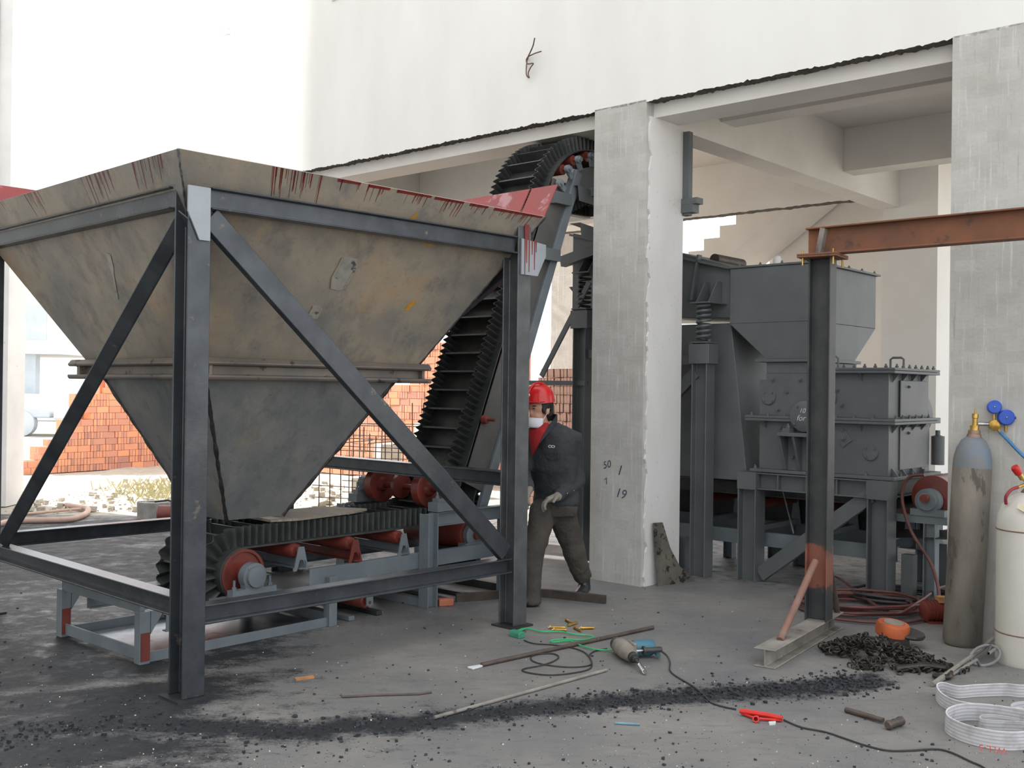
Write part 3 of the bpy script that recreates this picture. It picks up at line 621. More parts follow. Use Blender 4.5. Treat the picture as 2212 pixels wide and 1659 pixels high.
# stand
for s_, t_ in ((1.005, .93), (2.13, .93), (1.005, 1.95), (2.13, 1.95)):
    MB().prism(IB(.17, .17, .012, .010), (s_, t_, 0), (s_, t_, .92), (1, 0, 0)).build('leg', gp, cru, bevel=.003)
    MB().box(s_-.088, s_+.088, t_-.088, t_+.088, .775, .92).build('leg_cap', gp, cru)
for p0, p1 in (((1.093, .93, .847), (2.04, .93, .847)), ((1.093, 1.95, .847), (2.04, 1.95, .847)), ((1.005, 1.02, .847), (1.005, 1.86, .847)), ((2.13, 1.02, .847), (2.13, 1.86, .847))):
    b = MB().prism(IB(.14, .12, .010, .008), p0, p1).build('stand_beam', gp, cru, bevel=.002)
    if p0[1] == p1[1] and p0[1] < 1:
        for q in (1.27, 1.52, 1.78): MB().box(q, q+.01, .875, .925, .787, .907).build('stiffener', gp, b)
MB().prism(RC(.12, .06), (1.10, .93, .06), (2.05, .93, .80), (0, -1, 0)).build('brace', gp, cru, bevel=.003)
# lower and upper body, flanges
cb('base_flange', 1.0, 2.24, .90, 1.90, .922, .948)
lo = cb('lower_body', 1.06, 2.17, .955, 1.82, .948, 1.352)
cb('mid_flange', .95, 2.24, .90, 1.88, 1.352, 1.374); cb('mid_flange', .95, 2.24, .90, 1.88, 1.376, 1.398)
ub = MB().prism([(1.055, 1.398), (2.165, 1.398), (2.165, 1.752), (1.115, 1.752), (1.115, 1.70), (1.055, 1.70)], (0, .955, 0), (0, 1.80, 0), (0, 0, 1))
ub.v = [(-x if False else x, y, z) for x, y, z in ub.v]; ubo = ub.build('upper_body', gp, cru, bevel=.003)
cb('top_flange', 1.50, 2.235, .90, 1.87, 1.752, 1.774); cb('top_flange', 1.50, 2.235, .90, 1.87, 1.776, 1.796)
cb('neck', 1.115, 1.56, .96, 1.75, 1.752, 1.845)
# bolts along flanges
def brow(ps, ax, r=.012, h=.012, par=cru):
    for p in ps: MB().bolt(p, ax, r, h).build('bolt', gp, par)
brow([(1.56+.085*i, .925, 1.796) for i in range(8)]+[(2.215, .99+.13*i, 1.796) for i in range(7)], (0, 0, 1), .014, .016)
brow([(1.0+.15*i, .925, 1.398) for i in range(8)]+[(2.21, .99+.14*i, 1.398) for i in range(6)], (0, 0, 1), .013, .015)
brow([(1.04, .925, .948), (1.62, .925, .948), (2.0, .925, .948), (2.21, 1.1, .948), (2.21, 1.35, .948), (2.21, 1.6, .948)], (0, 0, 1), .014, .018)
# gusset ribs below the flanges
for s_ in (1.12, 1.40, 1.72, 1.95):
    for z_ in (1.352, 1.752):
        if z_ > 1.6 and s_ < 1.6: continue
        MB().plate([(s_, .955, z_), (s_, .905, z_), (s_, .955, z_-.06)], (.008, 0, 0)).build('rib', gp, cru)
for t_ in (1.02, 1.2, 1.4, 1.6):
    for z_ in (1.352, 1.752): MB().plate([(2.168, t_, z_), (2.225, t_, z_), (2.168, t_, z_-.07)], (0, .008, 0)).build('rib', gp, cru)
    MB().plate([(2.172, t_, .948), (2.225, t_, .948), (2.172, t_, 1.01)], (0, .008, 0)).build('rib', gp, cru)
# covers, loose bolts on the faces
def disc(s_, z_, r, name='round_cover', th=.012, bolts=4):
    o = MB().lathe((s_, .955, z_), (0, -1, 0), [(r, 0), (r, th), (r*.96, th+.003)], 32).build(name, gp, cru, smooth=True)
    for i in range(bolts):
        a_ = PI/4+i*2*PI/bolts; MB().lathe((s_+r*.78*math.cos(a_), .955-th, z_+r*.78*math.sin(a_)), (0, -1, 0), [(.010, 0), (.010, .012)], 6).build('bolt', gp, o)
    return o
disc(1.145, 1.555, .065); disc(1.66, 1.56, .085); disc(2.03, 1.13, .062); 
hub = MB().lathe((1.50, .955, 1.40), (0, -1, 0), [(.125, 0), (.125, .075), (.118, .08)], 40).build('bearing_cover', gp, cru, smooth=True)
for a_ in (.6, 2.2, 3.8, 5.3): MB().lathe((1.50+.10*math.cos(a_), .876, 1.40+.10*math.sin(a_)), (0, -1, 0), [(.011, 0), (.011, .012)], 6).build('bolt', gp, hub)
M['chalk'] = simple('white_chalk', srgb(210,212,212), srgb(190,192,192), 30, .9)
def text(txt, mat, size, parent, mtx, name='lettering', th=.0006, shear=0):
    cu_ = bpy.data.curves.new('t', 'FONT'); cu_.body = txt; cu_.size = size; cu_.extrude = th; cu_.shear = shear; cu_.align_x = 'CENTER'; cu_.align_y = 'CENTER'
    tmp = bpy.data.objects.new('t', cu_); COL.objects.link(tmp); bpy.context.view_layer.update()
    me = bpy.data.meshes.new_from_object(tmp.evaluated_get(bpy.context.evaluated_depsgraph_get())); bpy.data.objects.remove(tmp)
    me.transform(mtx); off = OFF[parent.name]; me.transform(Matrix.Translation(-off)); me.name = name; me.materials.clear(); me.materials.append(mat)
    o = bpy.data.objects.new(name, me); COL.objects.link(o); o.parent = parent; OFF[o.name] = off; return o
RXZ = Matrix.Rotation(PI/2, 4, 'X')                    # upright text facing -t
text('10', M['chalk'], .055, hub, Matrix.Translation((1.485, .8735, 1.445)) @ RXZ, shear=.3); text('for', M['chalk'], .065, hub, Matrix.Translation((1.475, .8735, 1.385)) @ RXZ, shear=.3)
brow([(1.18, .955, 1.70), (1.43, .955, 1.70), (1.31, .955, 1.60), (1.235, .955, 1.45), (1.255, .955, 1.30), (1.265, .955, 1.17), (1.75, .955, 1.62), (1.79, .955, 1.50), (1.80, .955, 1.30), (1.37, .955, 1.06)], (0, -1, 0), .016, .014)
dm = MB().plate([(1.88, .945, 1.22), (1.82, .945, 1.30), (1.74, .945, 1.26), (1.80, .945, 1.16)][::1], (0, .01, 0)).build('access_plate', gp, cru); MB().bolt((1.81, .945, 1.235), (0, -1, 0), .022, .014).build('bolt', gp, dm)
# bearing shelf under the hub
sh = cb('bearing_shelf', 1.30, 1.66, .80, .954, 1.235, 1.265)
for s_ in (1.305, 1.43, 1.61): MB().plate([(s_, .805, 1.234), (s_, .954, 1.234), (s_, .954, .96), (s_, .93, .96)], (.02, 0, 0)).build('shelf_web', gp, cru)
MB().box(1.34, 1.40, .82, .94, 1.265, 1.30).build('shelf_pad', gp, sh); MB().bolt((1.37, .86, 1.30), (0, 0, 1), .016, .02).build('bolt', gp, sh)
# side (right) doors, jack, round end, handles
for z0, z1 in ((1.41, 1.70), (.99, 1.33)): 
    d_ = MB().box(2.171, 2.182, 1.16, 1.74, z0, z1).build('side_door', gp, cru, bevel=.003); MB().bolt((2.182, 1.32, z1-.05), (1, 0, 0), .012, .01).build('bolt', gp, d_)
MB().lathe((1.9, 1.822, 1.42), (0, 1, 0), [(.26, 0), (.26, .10), (.25, .11)], 40).build('end_cover', gp, cru, smooth=True)
MB().lathe((2.20, 1.93, 1.0), (0, 0, 1), [(.055, 0), (.055, .24), (.03, .245), (.02, .25), (.02, .29)], 20).build('jack_cylinder', gp, cru, smooth=True)
for s_, t_ in ((1.60, 1.05), (1.98, 1.45)):
    MB().tube([(s_, t_, 1.79), (s_, t_, 1.875), (s_+.02, t_, 1.89), (s_+.09, t_, 1.89), (s_+.11, t_, 1.875), (s_+.11, t_, 1.79)], .009, 8).build('lifting_handle', gp, cru, smooth=True)
# feed box
fx = thing('feed_box', 'grey square feed box bolted on top of the crusher', 'hopper', FB, (1.15, 1.5, 1.85)) if False else cru
MB().box(1.02, 1.58, .93, 1.80, 1.847, 1.873).build('inlet_flange', gp, cru, bevel=.002)
q0 = [(.765, .95), (1.53, .95), (1.53, 2.22), (.765, 2.22)]; q1 = [(1.115, .955), (1.535, .955), (1.535, 1.77), (1.115, 1.77)]
MB().add([(x, y, 1.873) for x, y in q1]+[(x, y, 2.18) for x, y in q0], [(0,3,2,1),(4,5,6,7)]+[(i, (i+1) % 4, (i+1) % 4+4, i+4) for i in range(4)]).build('feed_cone', gp, cru, bevel=.003)
MB().box(.765, 1.53, .95, 2.22, 2.18, 2.655).build('feed_box', gp, cru, bevel=.004)
lid = MB().box(.75, 1.56, .935, 2.26, 2.655, 2.672).build('lid', gp, cru, bevel=.002)
brow([(.85+.2*i, .955, 2.672) for i in range(4)]+[(1.54, 1.08+.27*i, 2.672) for i in range(5)], (0, 0, 1), .012, .012, lid)
MB().lathe((.95, 1.45, 2.672), (0, 0, 1), [(.035, 0), (.035, .10), (.028, .125), (.01, .135)], 16).build('vent_pipe', M['cream'], cru, smooth=True)
# ================================================================ vibrating screen on spring posts
vs_ = thing('vibrating_screen', 'grey vibrating screen box on coil springs behind the middle column', 'machine', FB, (.0, 1.4, 0))
def vb(name, mb, mat=gp, **k): return mb.build(name, mat, vs_, **k)
poly = [(-1.0, 2.30), (.755, 2.235), (.755, 2.68), (.2, 2.85), (-1.0, 3.12)]
mb = MB(); k = len(poly); mb.add([(a, .99, b) for a, b in poly]+[(a, 2.1, b) for a, b in poly], [list(range(k)), [k+i for i in range(k)][::-1]]+[(i, i+k, (i+1) % k+k, (i+1) % k) for i in range(k)]); vb('screen_box', mb, bevel=.004)
MB().prism(RC(.02, .09), (-1.0, .975, 3.10), (.755, .975, 2.665), (0, -1, 0)).build('rim_strip', gp, vs_)
MB().plate([(.44, .93, 2.80), (.46, .93, 2.80), (.40, .93, 2.40), (.37, .93, 2.40)], (0, .06, 0)).build('rib', gp, vs_)
mb = MB(); a0 = [(-.1, 1.0), (.75, 1.0), (.75, 1.9), (-.1, 1.9)]; a1 = [(-.05, 1.0), (.93, .99), (.93, 1.85), (-.05, 1.85)]
mb.add([(x, y, .83) for x, y in a1]+[(x, y, 2.19) for x, y in a0], [(0,3,2,1),(4,5,6,7)]+[(i, (i+1) % 4, (i+1) % 4+4, i+4) for i in range(4)]); vb('discharge_chute', mb, bevel=.004)
mb = MB(); a0 = [(-1.05, 1.0), (-.30, 1.0), (-.30, 1.9), (-1.05, 1.9)]; a1 = [(-.62, 1.2), (-.45, 1.2), (-.45, 1.6), (-.62, 1.6)]
mb.add([(x, y, 2.0) for x, y in a1]+[(x, y, 2.6) for x, y in a0], [(0,3,2,1),(4,5,6,7)]+[(i, (i+1) % 4, (i+1) % 4+4, i+4) for i in range(4)]); vb('underpan', mb)
MB().lathe((.40, 1.30, 2.80), (0, 1, 0), [(.05, 0), (.05, .5)], 16).build('vent_pipe', M['pipe'], vs_, smooth=True)
def spring(s_, t_, z0, z1):
    pts = [(s_+.056*math.cos(a), t_+.056*math.sin(a), z0+.012+(z1-z0-.024)*i/104) for i in range(105) for a in [2*PI*7*i/104]]
    MB().tube(pts, .0125, 7).build('coil_spring', M['darksteel'] if s_ < 0 else gp, vs_, smooth=True)
    MB().box(s_-.09, s_+.09, t_-.08, t_+.08, z0-.012, z0).build('spring_plate', gp, vs_); MB().box(s_-.09, s_+.11, t_-.08, t_+.22, z1, z1+.012).build('spring_plate', gp, vs_)
    for d in (-.07, .05): MB().plate([(s_+d, t_-.02, z1+.012), (s_+d, t_+.22, z1+.012), (s_+d, t_+.22, z1+.20), (s_+d, t_+.12, z1+.20)], (.01, 0, 0)).build('bracket_web', gp, vs_)
for s_, z0, z1 in ((.605, 2.02, 2.35), (-.70, 2.36, 2.69)):
    spring(s_, .79, z0, z1)
    MB().prism(IB(.15, .14, .010, .008), (s_, .79, 0), (s_, .79, z0-.012), (1, 0, 0)).build('post', gp, vs_, bevel=.003)
    MB().box(s_-.10, s_+.10, .71, .87, z0-.19, z0-.02).build('post_head', gp, vs_, bevel=.003)
    MB().prism(IB(.15, .14, .010, .008), (s_, 2.2, 0), (s_, 2.2, z0-.012), (1, 0, 0)).build('post', gp, vs_)
MB().prism(RC(.10, .05), (.54, .79, 1.76), (.05, .79, 1.30), (0, -1, 0)).build('knee_brace', gp, vs_)
MB().prism(RC(.08, .08), (-.62, .79, 1.93), (.53, .79, 1.86)).build('tie_beam', gp, vs_)
MB().prism(RC(.05, .045), (-1.45, .79, 1.655), (-.62, .79, 1.655)).build('tie_bar', gp, vs_)
MB().prism(RC(.05, .02), (-1.17, .74, 1.72), (-.60, .74, 2.60), (0, -1, 0)).build('thin_brace', gp, vs_)
MB().prism(RC(.05, .02), (-.75, .86, .95), (-.40, .86, .30), (0, -1, 0)).build('thin_brace', gp, vs_)
MB().prism(RC(.08, .10), (-1.02, .86, 2.83), (-.55, .86, 2.93)).build('top_rail', gp, vs_)
MB().prism(RC(.06, .06), (.575, .55, 3.08), (.575, .55, 3.79), (0, 1, 0)).build('guide_post', gp, vs_); MB().box(.545, .70, .50, .60, 3.17, 3.22).build('guide_arm', gp, vs_); MB().box(.545, .66, .50, .60, 3.10, 3.169).build('guide_arm', gp, vs_)
# ================================================================ discharge conveyor along the building under the crusher
dc = thing('belt_conveyor', 'low conveyor with red rollers running under the crusher', 'conveyor', FB, (1.0, 1.5, 0))
def db(name, mb, mat=gp, **k): return mb.build(name, mat, dc, **k)
db('belt', MB().box(-1.2, 2.42, 1.18, 1.78, .628, .644).lathe((2.42, 1.18, .79), (0, 1, 0), [(.001, 0), (.165, 0), (.165, .6), (.001, .6)], 28) if False else MB().box(-1.2, 2.42, 1.18, 1.78, .69, .705), M['rubber'])
for t_ in (1.20, 1.76): db('belt_skirt', MB().box(-1.0, 2.2, t_-.006, t_+.006, .705, .80), M['rubber'])
db('head_pulley', MB().lathe((2.44, 1.16, .80), (0, 1, 0), [(.03, -.2), (.03, -.02), (.165, 0), (.165, .64), (.03, .66), (.03, .8)], 36), M['redoxide'], smooth=True)
db('bearing_housing', MB().lathe((2.44, 1.06, .775), (0, -1, 0), [(.095, -.06), (.095, .02), (.075, .024), (.07, .04), (.02, .042)], 28).box(2.31, 2.57, 1.04, 1.12, .66, .71), M['standpaint'], smooth=True)
db('tail_pulley', MB().lathe((-1.1, 1.16, .60), (0, 1, 0), [(.03, -.1), (.12, 0), (.12, .64), (.03, .7)], 28), M['redoxide'], smooth=True)
for t_ in (1.08, 1.90):
    db('stringer', MB().prism(CH(.12, .05, .007, .007), (-1.2, t_, .335), (2.2, t_, .335), (0, -1 if t_ < 1.5 else 1, 0)), M['standpaint'], bevel=.002)
    db('head_beam', MB().box(2.17, 2.75, t_-.03, t_+.03, .60, .66), M['standpaint'])
    for s_ in (-1.0, .25, 2.46): db('leg', MB().prism(IB(.09, .09, .007, .006), (s_, t_, 0), (s_, t_, .60 if s_ > 2 else .275), (1, 0, 0)), M['standpaint'])
    db('leg', MB().prism(RC(.09, .09), (2.30, t_-.02, 0), (2.30, t_-.02, .35), (0, 1, 0)), M['greypaint'])
for s_ in (-.5, .35, .95, 1.5, 2.0):
    o = db('idler_roller', MB().lathe((s_, 1.15, .63), (0, 1, 0), [(.01, -.03), (.05, 0), (.05, .66), (.01, .69)], 16), M['redoxide'], smooth=True)
    for t_ in (1.12, 1.86): db('idler_bracket', MB().plate([(s_-.05, t_, .395), (s_+.05, t_, .395), (s_+.02, t_, .66), (s_-.02, t_, .66)], (0, .008, 0)), M['standpaint'])
    db('idler_crossbar', MB().box(s_-.03, s_+.03, 1.09, 1.89, .396, .44), M['standpaint'])
db('added_dark_sheet', MB().box(-1.0, 2.2, 1.94, 1.95, .36, .80), M['darksteel']); db('guard_sheet', MB().plate([(2.1, 1.04, .46), (2.62, 1.04, .50), (2.62, 1.5, .52), (2.1, 1.5, .48)], (0, 0, .006)), M['darksteel'])  # upright dark sheet at the back is added to hide the bright ground
MB().tube([(1.24, .86, .72), (1.38, .80, .30)], .008, 6).top('thin_rod', M['chrome'], 'thin bright rod hanging slanted under the crusher stand', 'rod', FB) if False else MB().tube([(1.24, 1.02, .80), (1.35, 1.02, .42)], .007, 6).build('tie_wire', M['chrome'], cru)
# painted gusset leaning on the column, ladder pieces behind the crusher
M['burnt'] = simple('scorched_plate', srgb(112,106,96), srgb(90,86,80), 6, .6, .2, srgb(34,34,36), 15, .53)
MB().plate([(.60, .13, 0), (.70, .55, 0), (.648, .38, .14), (.612, .285, .30), (.575, .225, .51), (.567, .10, .515)], (.012, -.008, 0)).top('steel_plate', M['burnt'], 'scorched triangular steel plate leaning on the middle column', 'steel plate', FB)
# column marks in black marker
M['marker'] = simple('black_marker', srgb(92,92,104), srgb(70,70,84), 20, .8)
for tx, s_, z_, sz, rz in (('50', .17, .97, .085, .25), ('1', .30, .93, .12, -.1), ('19', .315, .74, .11, -.15), ('7', .165, .83, .07, .6)):
    text(tx, M['marker'], sz, co, Matrix.Translation((s_, -.0015, z_)) @ RXZ @ Matrix.Rotation(rz, 4, 'Z'), 'marker_figure', shear=.2)
# ================================================================ trestle with the rusty beam
TY = math.radians(56); TO = G(1768, 1338, .11)
FT = Matrix.Translation((TO.x, TO.y, 0)) @ Matrix.Rotation(TY, 4, 'Z')   # x along its base beam
tr = thing('steel_trestle', 'black steel post on a short base beam with rusty pipe struts', 'post stand', FT, (0, 0, 0))
def tb(name, mb, mat, **k): return mb.build(name, mat, tr, **k)
def postmat():
    t = NT('black_post_with_primer'); v = t.vec(); sx = t.n('ShaderNodeSeparateXYZ'); t.l(t.co.outputs['Object'], sx.inputs[0])
    z = t.math('ADD', sx.outputs[2], t.math('MULTIPLY', t.math('SUBTRACT', t.noise(v, 9, 4), .5), .35))
    m1 = t.ramp(z, [(.30, K(0)), (.34, K(1)), (.57, K(1)), (.61, K(0))])
    n = t.noise(v, 6, 6); c = t.mix(m1, t.ramp(n, [(.4, srgb(52,54,56)), (.62, srgb(66,66,66))]), srgb(136,84,68)); return t.out(c, .5, .1, t.noise(v, 50, 3), .2, .004)
M['post'] = postmat()
M['primer'] = simple('dusty_red_primer', srgb(140,100,86), srgb(122,92,82), 10, .75, 0, srgb(120,112,106), 8, .6); BM = IB(.11, .13, .009, .008); M['dusty'] = simple('dusty_steel', srgb(150,144,136), srgb(118,112,106), 6, .7, .1, srgb(92,84,78), 7, .6)
base = tb('base_beam', MB().prism(BM, (-.98, 0, .055), (.34, 0, .055)), M['dusty'], bevel=.003)
PH = 2.475
tb('post', MB().prism(IB(.145, .135, .010, .008), (0, 0, .11), (0, 0, PH), (.0, 1, 0)), M['post'], bevel=.003)
tb('cap_plate', MB().box(-.13, .13, -.13, .13, PH, PH+.012), M['rust'], bevel=.002); tb('cap_plate', MB().box(-.13, .13, -.13, .13, PH+.013, PH+.025), M['rust'], bevel=.002)
for x, y in ((-.10, -.10), (-.10, .10), (.10, -.10)): tb('bolt', MB().lathe((x, y, PH-.05), (0, 0, 1), [(.007, 0), (.007, .05), (.012, .0501), (.012, .06), (.006, .06), (.006, .10)], 8), M['brass'])
tb('strut', MB().cyl((-.08, 0, .50), (-.72, 0, .112), .022, 14), M['primer'], smooth=True); tb('strut', MB().cyl((.07, -.03, .56), (.30, -.03, .112), .021, 14), M['pipe'], smooth=True)
# beam on it, running parallel to the white wall
d_ = V((.749, -.662, 0)); bp = V((TO.x, TO.y, 0))-d_*.10; bz = PH+.025+.09
rb = thing('rusty_beam', 'rusty steel I-beam resting on the black post, running off to the right', 'beam', FW, tuple(V((bp.x, bp.y, bz-.09))))
MB().prism(IB(.18, .10, .011, .008), (bp.x, bp.y, bz), tuple(bp+d_*3.3+V((0, 0, bz))), (0, 0, 1)).build('beam_section', M['rust'], rb, bevel=.002)
e_ = bp+d_*.09; nrm_ = V((-.662, -.749, 0))
MB().prism(RC(.035, .05), tuple(e_+nrm_*.027+V((0, 0, bz-.079))), tuple(e_+d_*.03+nrm_*.027+V((0, 0, bz+.079))), (nrm_.x, nrm_.y, 0)).build('stiffener', M['dusty'], rb)
# ================================================================ gas cylinders
M['cyl'] = simple('scuffed_cylinder', srgb(138,130,119), srgb(108,102,94), 4, .6, 0, srgb(84,78,72), 9, .56, stretch=(1, 1, .35), c3=srgb(92,88,82))
M['cylblue'] = simple('worn_blue_paint', srgb(104,118,132), srgb(122,116,106), 6, .55, 0, srgb(120,84,80), 6, .64)
M['valve'] = simple('dull_valve', srgb(124,96,84), srgb(150,128,110), 18, .4, .5)
M['blue'] = simple('blue_plastic', srgb(30,82,190), srgb(26,70,170), 10, .35)
M['bluehose'] = simple('blue_hose', srgb(70,128,176), srgb(58,112,160), 10, .5)
cb0 = G(2078, 1392); top_ = V((cb0.x+.075, cb0.y+.02, 1.42)); ax = (top_-cb0).normalized()
gc = thing('gas_cylinder', 'tall scuffed grey gas cylinder with faded blue shoulder', 'gas cylinder', FW, tuple(cb0))
gc.location.z = 0
R = .118
MB().lathe(cb0, ax, [(R*.86, 0), (R, .03), (R, 1.13)], 40).build('shell', M['cyl'], gc, smooth=True)
MB().lathe(cb0, ax, [(R, 1.13), (R*.97, 1.19), (R*.86, 1.25), (R*.62, 1.305), (R*.40, 1.325)], 40).build('shoulder', M['cylblue'], gc, smooth=True)
MB().lathe(cb0, ax, [(.048, 1.318), (.042, 1.345), (.038, 1.348), (.036, 1.37)], 24).build('neck_ring', M['valve'], gc, smooth=True)
vt = cb0+ax*1.37
MB().lathe(vt, ax, [(.028, 0), (.028, .03), (.016, .031), (.016, .075), (.020, .078), (.020, .105), (.006, .108), (.004, .14)], 14).build('valve', M['brass'], gc, smooth=True)
rg = thing('gas_regulator', 'brass regulator with two blue gauges on the tall cylinder', 'regulator', FW, tuple(vt+V((.05, 0, .02))))
q = vt+ax*.04; cr_ = V((1, -.25, 0)).normalized()
MB().cyl(q+cr_*.02, q+cr_*.10, .012, 12).build('inlet', M['chrome'], rg, smooth=True)
MB().lathe(q+cr_*.115+V((0, 0, -.005)), (-.2, -1, 0), [(.02, -.03), (.034, -.02), (.034, .02), (.02, .03)], 18).build('regulator_body', M['brass'], rg, smooth=True)
for pos, r_, nm in ((q+cr_*.115+V((0, 0, .11)), .043, 'gauge'), (q+cr_*.185+V((0, 0, .045)), .050, 'gauge')):
    g = MB().lathe(pos, (-.35, -1, .05), [(r_, -.03), (r_, .025), (r_*.9, .03)], 24).build(nm, M['blue'], rg, smooth=True)
    MB().lathe(pos+V((-.35, -1, .05)).normalized()*.031, (-.35, -1, .05), [(r_*.85, 0), (r_*.85, .002)], 24).build('dial', M['blue'], g); MB().ball(pos+V((-.35, -1, .05)).normalized()*.034, .006, 8).build('dial_pin', M['chrome'], g)
    MB().cyl(pos-V((0, 0, r_)), pos-V((0, 0, r_+.04)), .008, 8).build('gauge_stem', M['brass'], g)
MB().cyl(q+cr_*.235+V((0, 0, .045)), q+cr_*.275+V((0, 0, .04)), .018, 12).build('knob', M['rubber'], rg, smooth=True)
ho = q+cr_*.15+V((0, 0, -.05))
MB().cyl(q+cr_*.12, ho, .009, 8).build('outlet', M['brass'], rg)
hp = [ho, ho+V((.02, -.03, -.03)), ho+V((.09, -.12, -.14)), ho+V((.18, -.22, -.25)), ho+V((.36, -.38, -.36)), ho+V((.62, -.55, -.60)), ho+V((.72, -.62, -1.0)), ho+V((.75, -.65, -1.35))]
MB().tube(catmull(hp, 8), .0105, 10).top('gas_hose', M['bluehose'], 'blue gas hose hanging from the tall cylinder regulator', 'hose', smooth=True)
# white cylinder
M['tank'] = simple('chipped_cream_paint', srgb(210,206,196), srgb(198,194,186), 4, .5, 0, srgb(150,126,108), 13, .70, stretch=(1, 1, .5))
M['tankband'] = simple('brown_stain', srgb(128,100,84), srgb(100,84,76), 14, .7)
tc = G(2226, 1432); tk = thing('acetylene_cylinder', 'chipped white gas cylinder with red capped valve', 'gas cylinder', FW, (tc.x, tc.y, 0)); tc.z = 0; RT_ = .195
MB().lathe(tc, (0, 0, 1), [(RT_*.97, 0), (RT_, .02), (RT_, .82), (RT_*.97, .88), (RT_*.86, .935), (RT_*.6, .99), (RT_*.34, 1.015)], 48).build('shell', M['tank'], tk, smooth=True)
for z in (.185, .795): MB().lathe(tc, (0, 0, 1), [(RT_+.001, z-.004), (RT_+.004, z), (RT_+.001, z+.004)], 48).build('weld_band', M['tankband'], tk, smooth=True)
MB().lathe(tc, (0, 0, 1), [(.062, 1.005), (.066, 1.012), (.05, 1.035), (.04, 1.04)], 24).build('neck_ring', M['valve'], tk, smooth=True)
vv = tc+V((0, 0, 1.04)); vo = MB().lathe(vv, (0, 0, 1), [(.018, 0), (.018, .05), (.012, .052), (.012, .08), (.008, .08), (.008, .15)], 12).build('valve', M['chrome'], tk, smooth=True)
M['redcap'] = simple('red_plastic_cap', srgb(200,38,34), srgb(180,34,32), 8, .35); M['redhose'] = simple('red_hose', srgb(150,44,52), srgb(128,40,46), 12, .5)
for sg in (-1, 1):
    a = vv+V((.012*sg, -.01, .02)); b = vv+V((.085*sg, -.03, .075)); MB().cyl(a, b, .013, 10).build('valve_arm', M['brass'], tk, smooth=True)
    ax2 = V((.6*sg, -.15, .8)).normalized()
    MB().lathe(b, ax2*-1 if False else ax2, [(.016, -.02), (.016, .015)], 12).build('nut', M['brass'], tk, smooth=True)
    if sg < 0: MB().lathe(b, ax2, [(.014, .012), (.022, .02), (.025, .06), (.021, .072)], 18).build('cap', M['redcap'], tk, smooth=True)
    MB().ball(vv+V((.05*sg, -.03, .03)), .016, 10).build('valve_joint', M['brass'], tk, smooth=True)
hs = vv+V((-.05, -.03, .03)); MB().cyl(hs, hs+V((-.055, -.01, -.02)), .009, 8).build('outlet', M['brass'], tk)
MB().tube(catmull([hs+V((-.055, -.01, -.02)), hs+V((-.10, -.02, -.035)), hs+V((-.13, -.02, -.075)), hs+V((-.12, -.0, -.12))], 6), .010, 8).top('hose_stub', M['redhose'], 'short red hose curling from the white cylinder valve', 'hose', smooth=True)
M['tagc'] = simple('paper_tag', srgb(212,204,178), srgb(200,190,164), 10, .8)
MB().plate([tc+V(p) for p in ((-.15, -.125, .935), (-.09, -.165, .895), (-.075, -.155, .925), (-.135, -.115, .965))], (-.002, -.002, .002)).build('paper_tag', M['tagc'], tk)
# grey flat hose looped at the white cylinder's foot
M['greyhose'] = simple('grey_layflat_hose', srgb(134,132,130), srgb(112,112,112), 10, .6)
loopc = G(2128, 1436)
pts = [loopc+V((.085*math.cos(a), .05*math.sin(a), .055+.05*math.sin(a+.6))) for a in [i*2*PI/20 for i in range(-3, 34)]]
pts = [G(2205, 1378, .03), G(2160, 1395, .08), G(2135, 1412, .10)]+pts[6:]+[G(2110, 1425, .05), G(2060, 1455, .012), G(2018, 1477, .012)]
MB().tube(pts, .009, 8).top('grey_hose', M['greyhose'], 'loose grey hose loop at the foot of the white cylinder', 'hose', smooth=True)
MB().tube([G(2150, 1375, .09), G(2118, 1404, .05), G(2060, 1445, .03), G(2014, 1478, .016)], .013, 8).top('bent_bar', M['dusty'], 'flat grey bar slanting from the white cylinder to the floor', 'bar', smooth=True)
# ================================================================ hoses, hoist, motor by the trestle
M['weldhose'] = simple('brown_red_hose', srgb(112,64,58), srgb(84,56,54), 10, .5); M['blackhose'] = simple('black_hose', srgb(60,58,60), srgb(44,44,46), 10, .5)
def coil(cx, cy, rx, ry, turns, z0, seed, n=26):
    r_ = random.Random(seed); P = []
    for i in range(int(turns*n)):
        a = 2*PI*i/n; k = 1+.16*math.sin(a*.37+seed)+.05*r_.uniform(-1, 1); P.append(V((cx+rx*k*math.cos(a), cy+ry*k*math.sin(a), z0+.012*(i//n)+.02*abs(math.sin(a*.7+seed)))))
    return P
c1 = G(1860, 1318); c2 = G(1960, 1310)
MB().tube(coil(c1.x, c1.y, .42, .30, 6, .012, 1), .011, 8).top('hose_coil', M['weldhose'], 'tangled brown red hose coil behind the black post', 'hose', smooth=True)
MB().tube(coil(c2.x+.05, c2.y+.15, .36, .24, 5, .016, 4), .011, 8).top('hose_coil', M['blackhose'], 'dark hose coil on the floor under the conveyor head', 'hose', smooth=True)
MB().tube(catmull([G(1790, 1238, .01), G(1822, 1255, .06), G(1880, 1300, .04), G(1935, 1325, .05), G(1985, 1300, .10), G(2030, 1270, .06), G(2080, 1260, .05)], 8), .011, 8).top('hose_line', M['weldhose'], 'red brown hose arching over the coils', 'hose', smooth=True)
MB().tube(catmull([G(1795, 1336, .02), G(1870, 1343, .02), G(1950, 1345, .02), G(2000, 1338, .02), G(2070, 1330, .03)], 8), .011, 8).top('hose_line', M['weldhose'], 'single hose run in front of the coils toward the grey cylinder', 'hose', smooth=True)
hb = FB @ V((2.41, 1.0, .95))
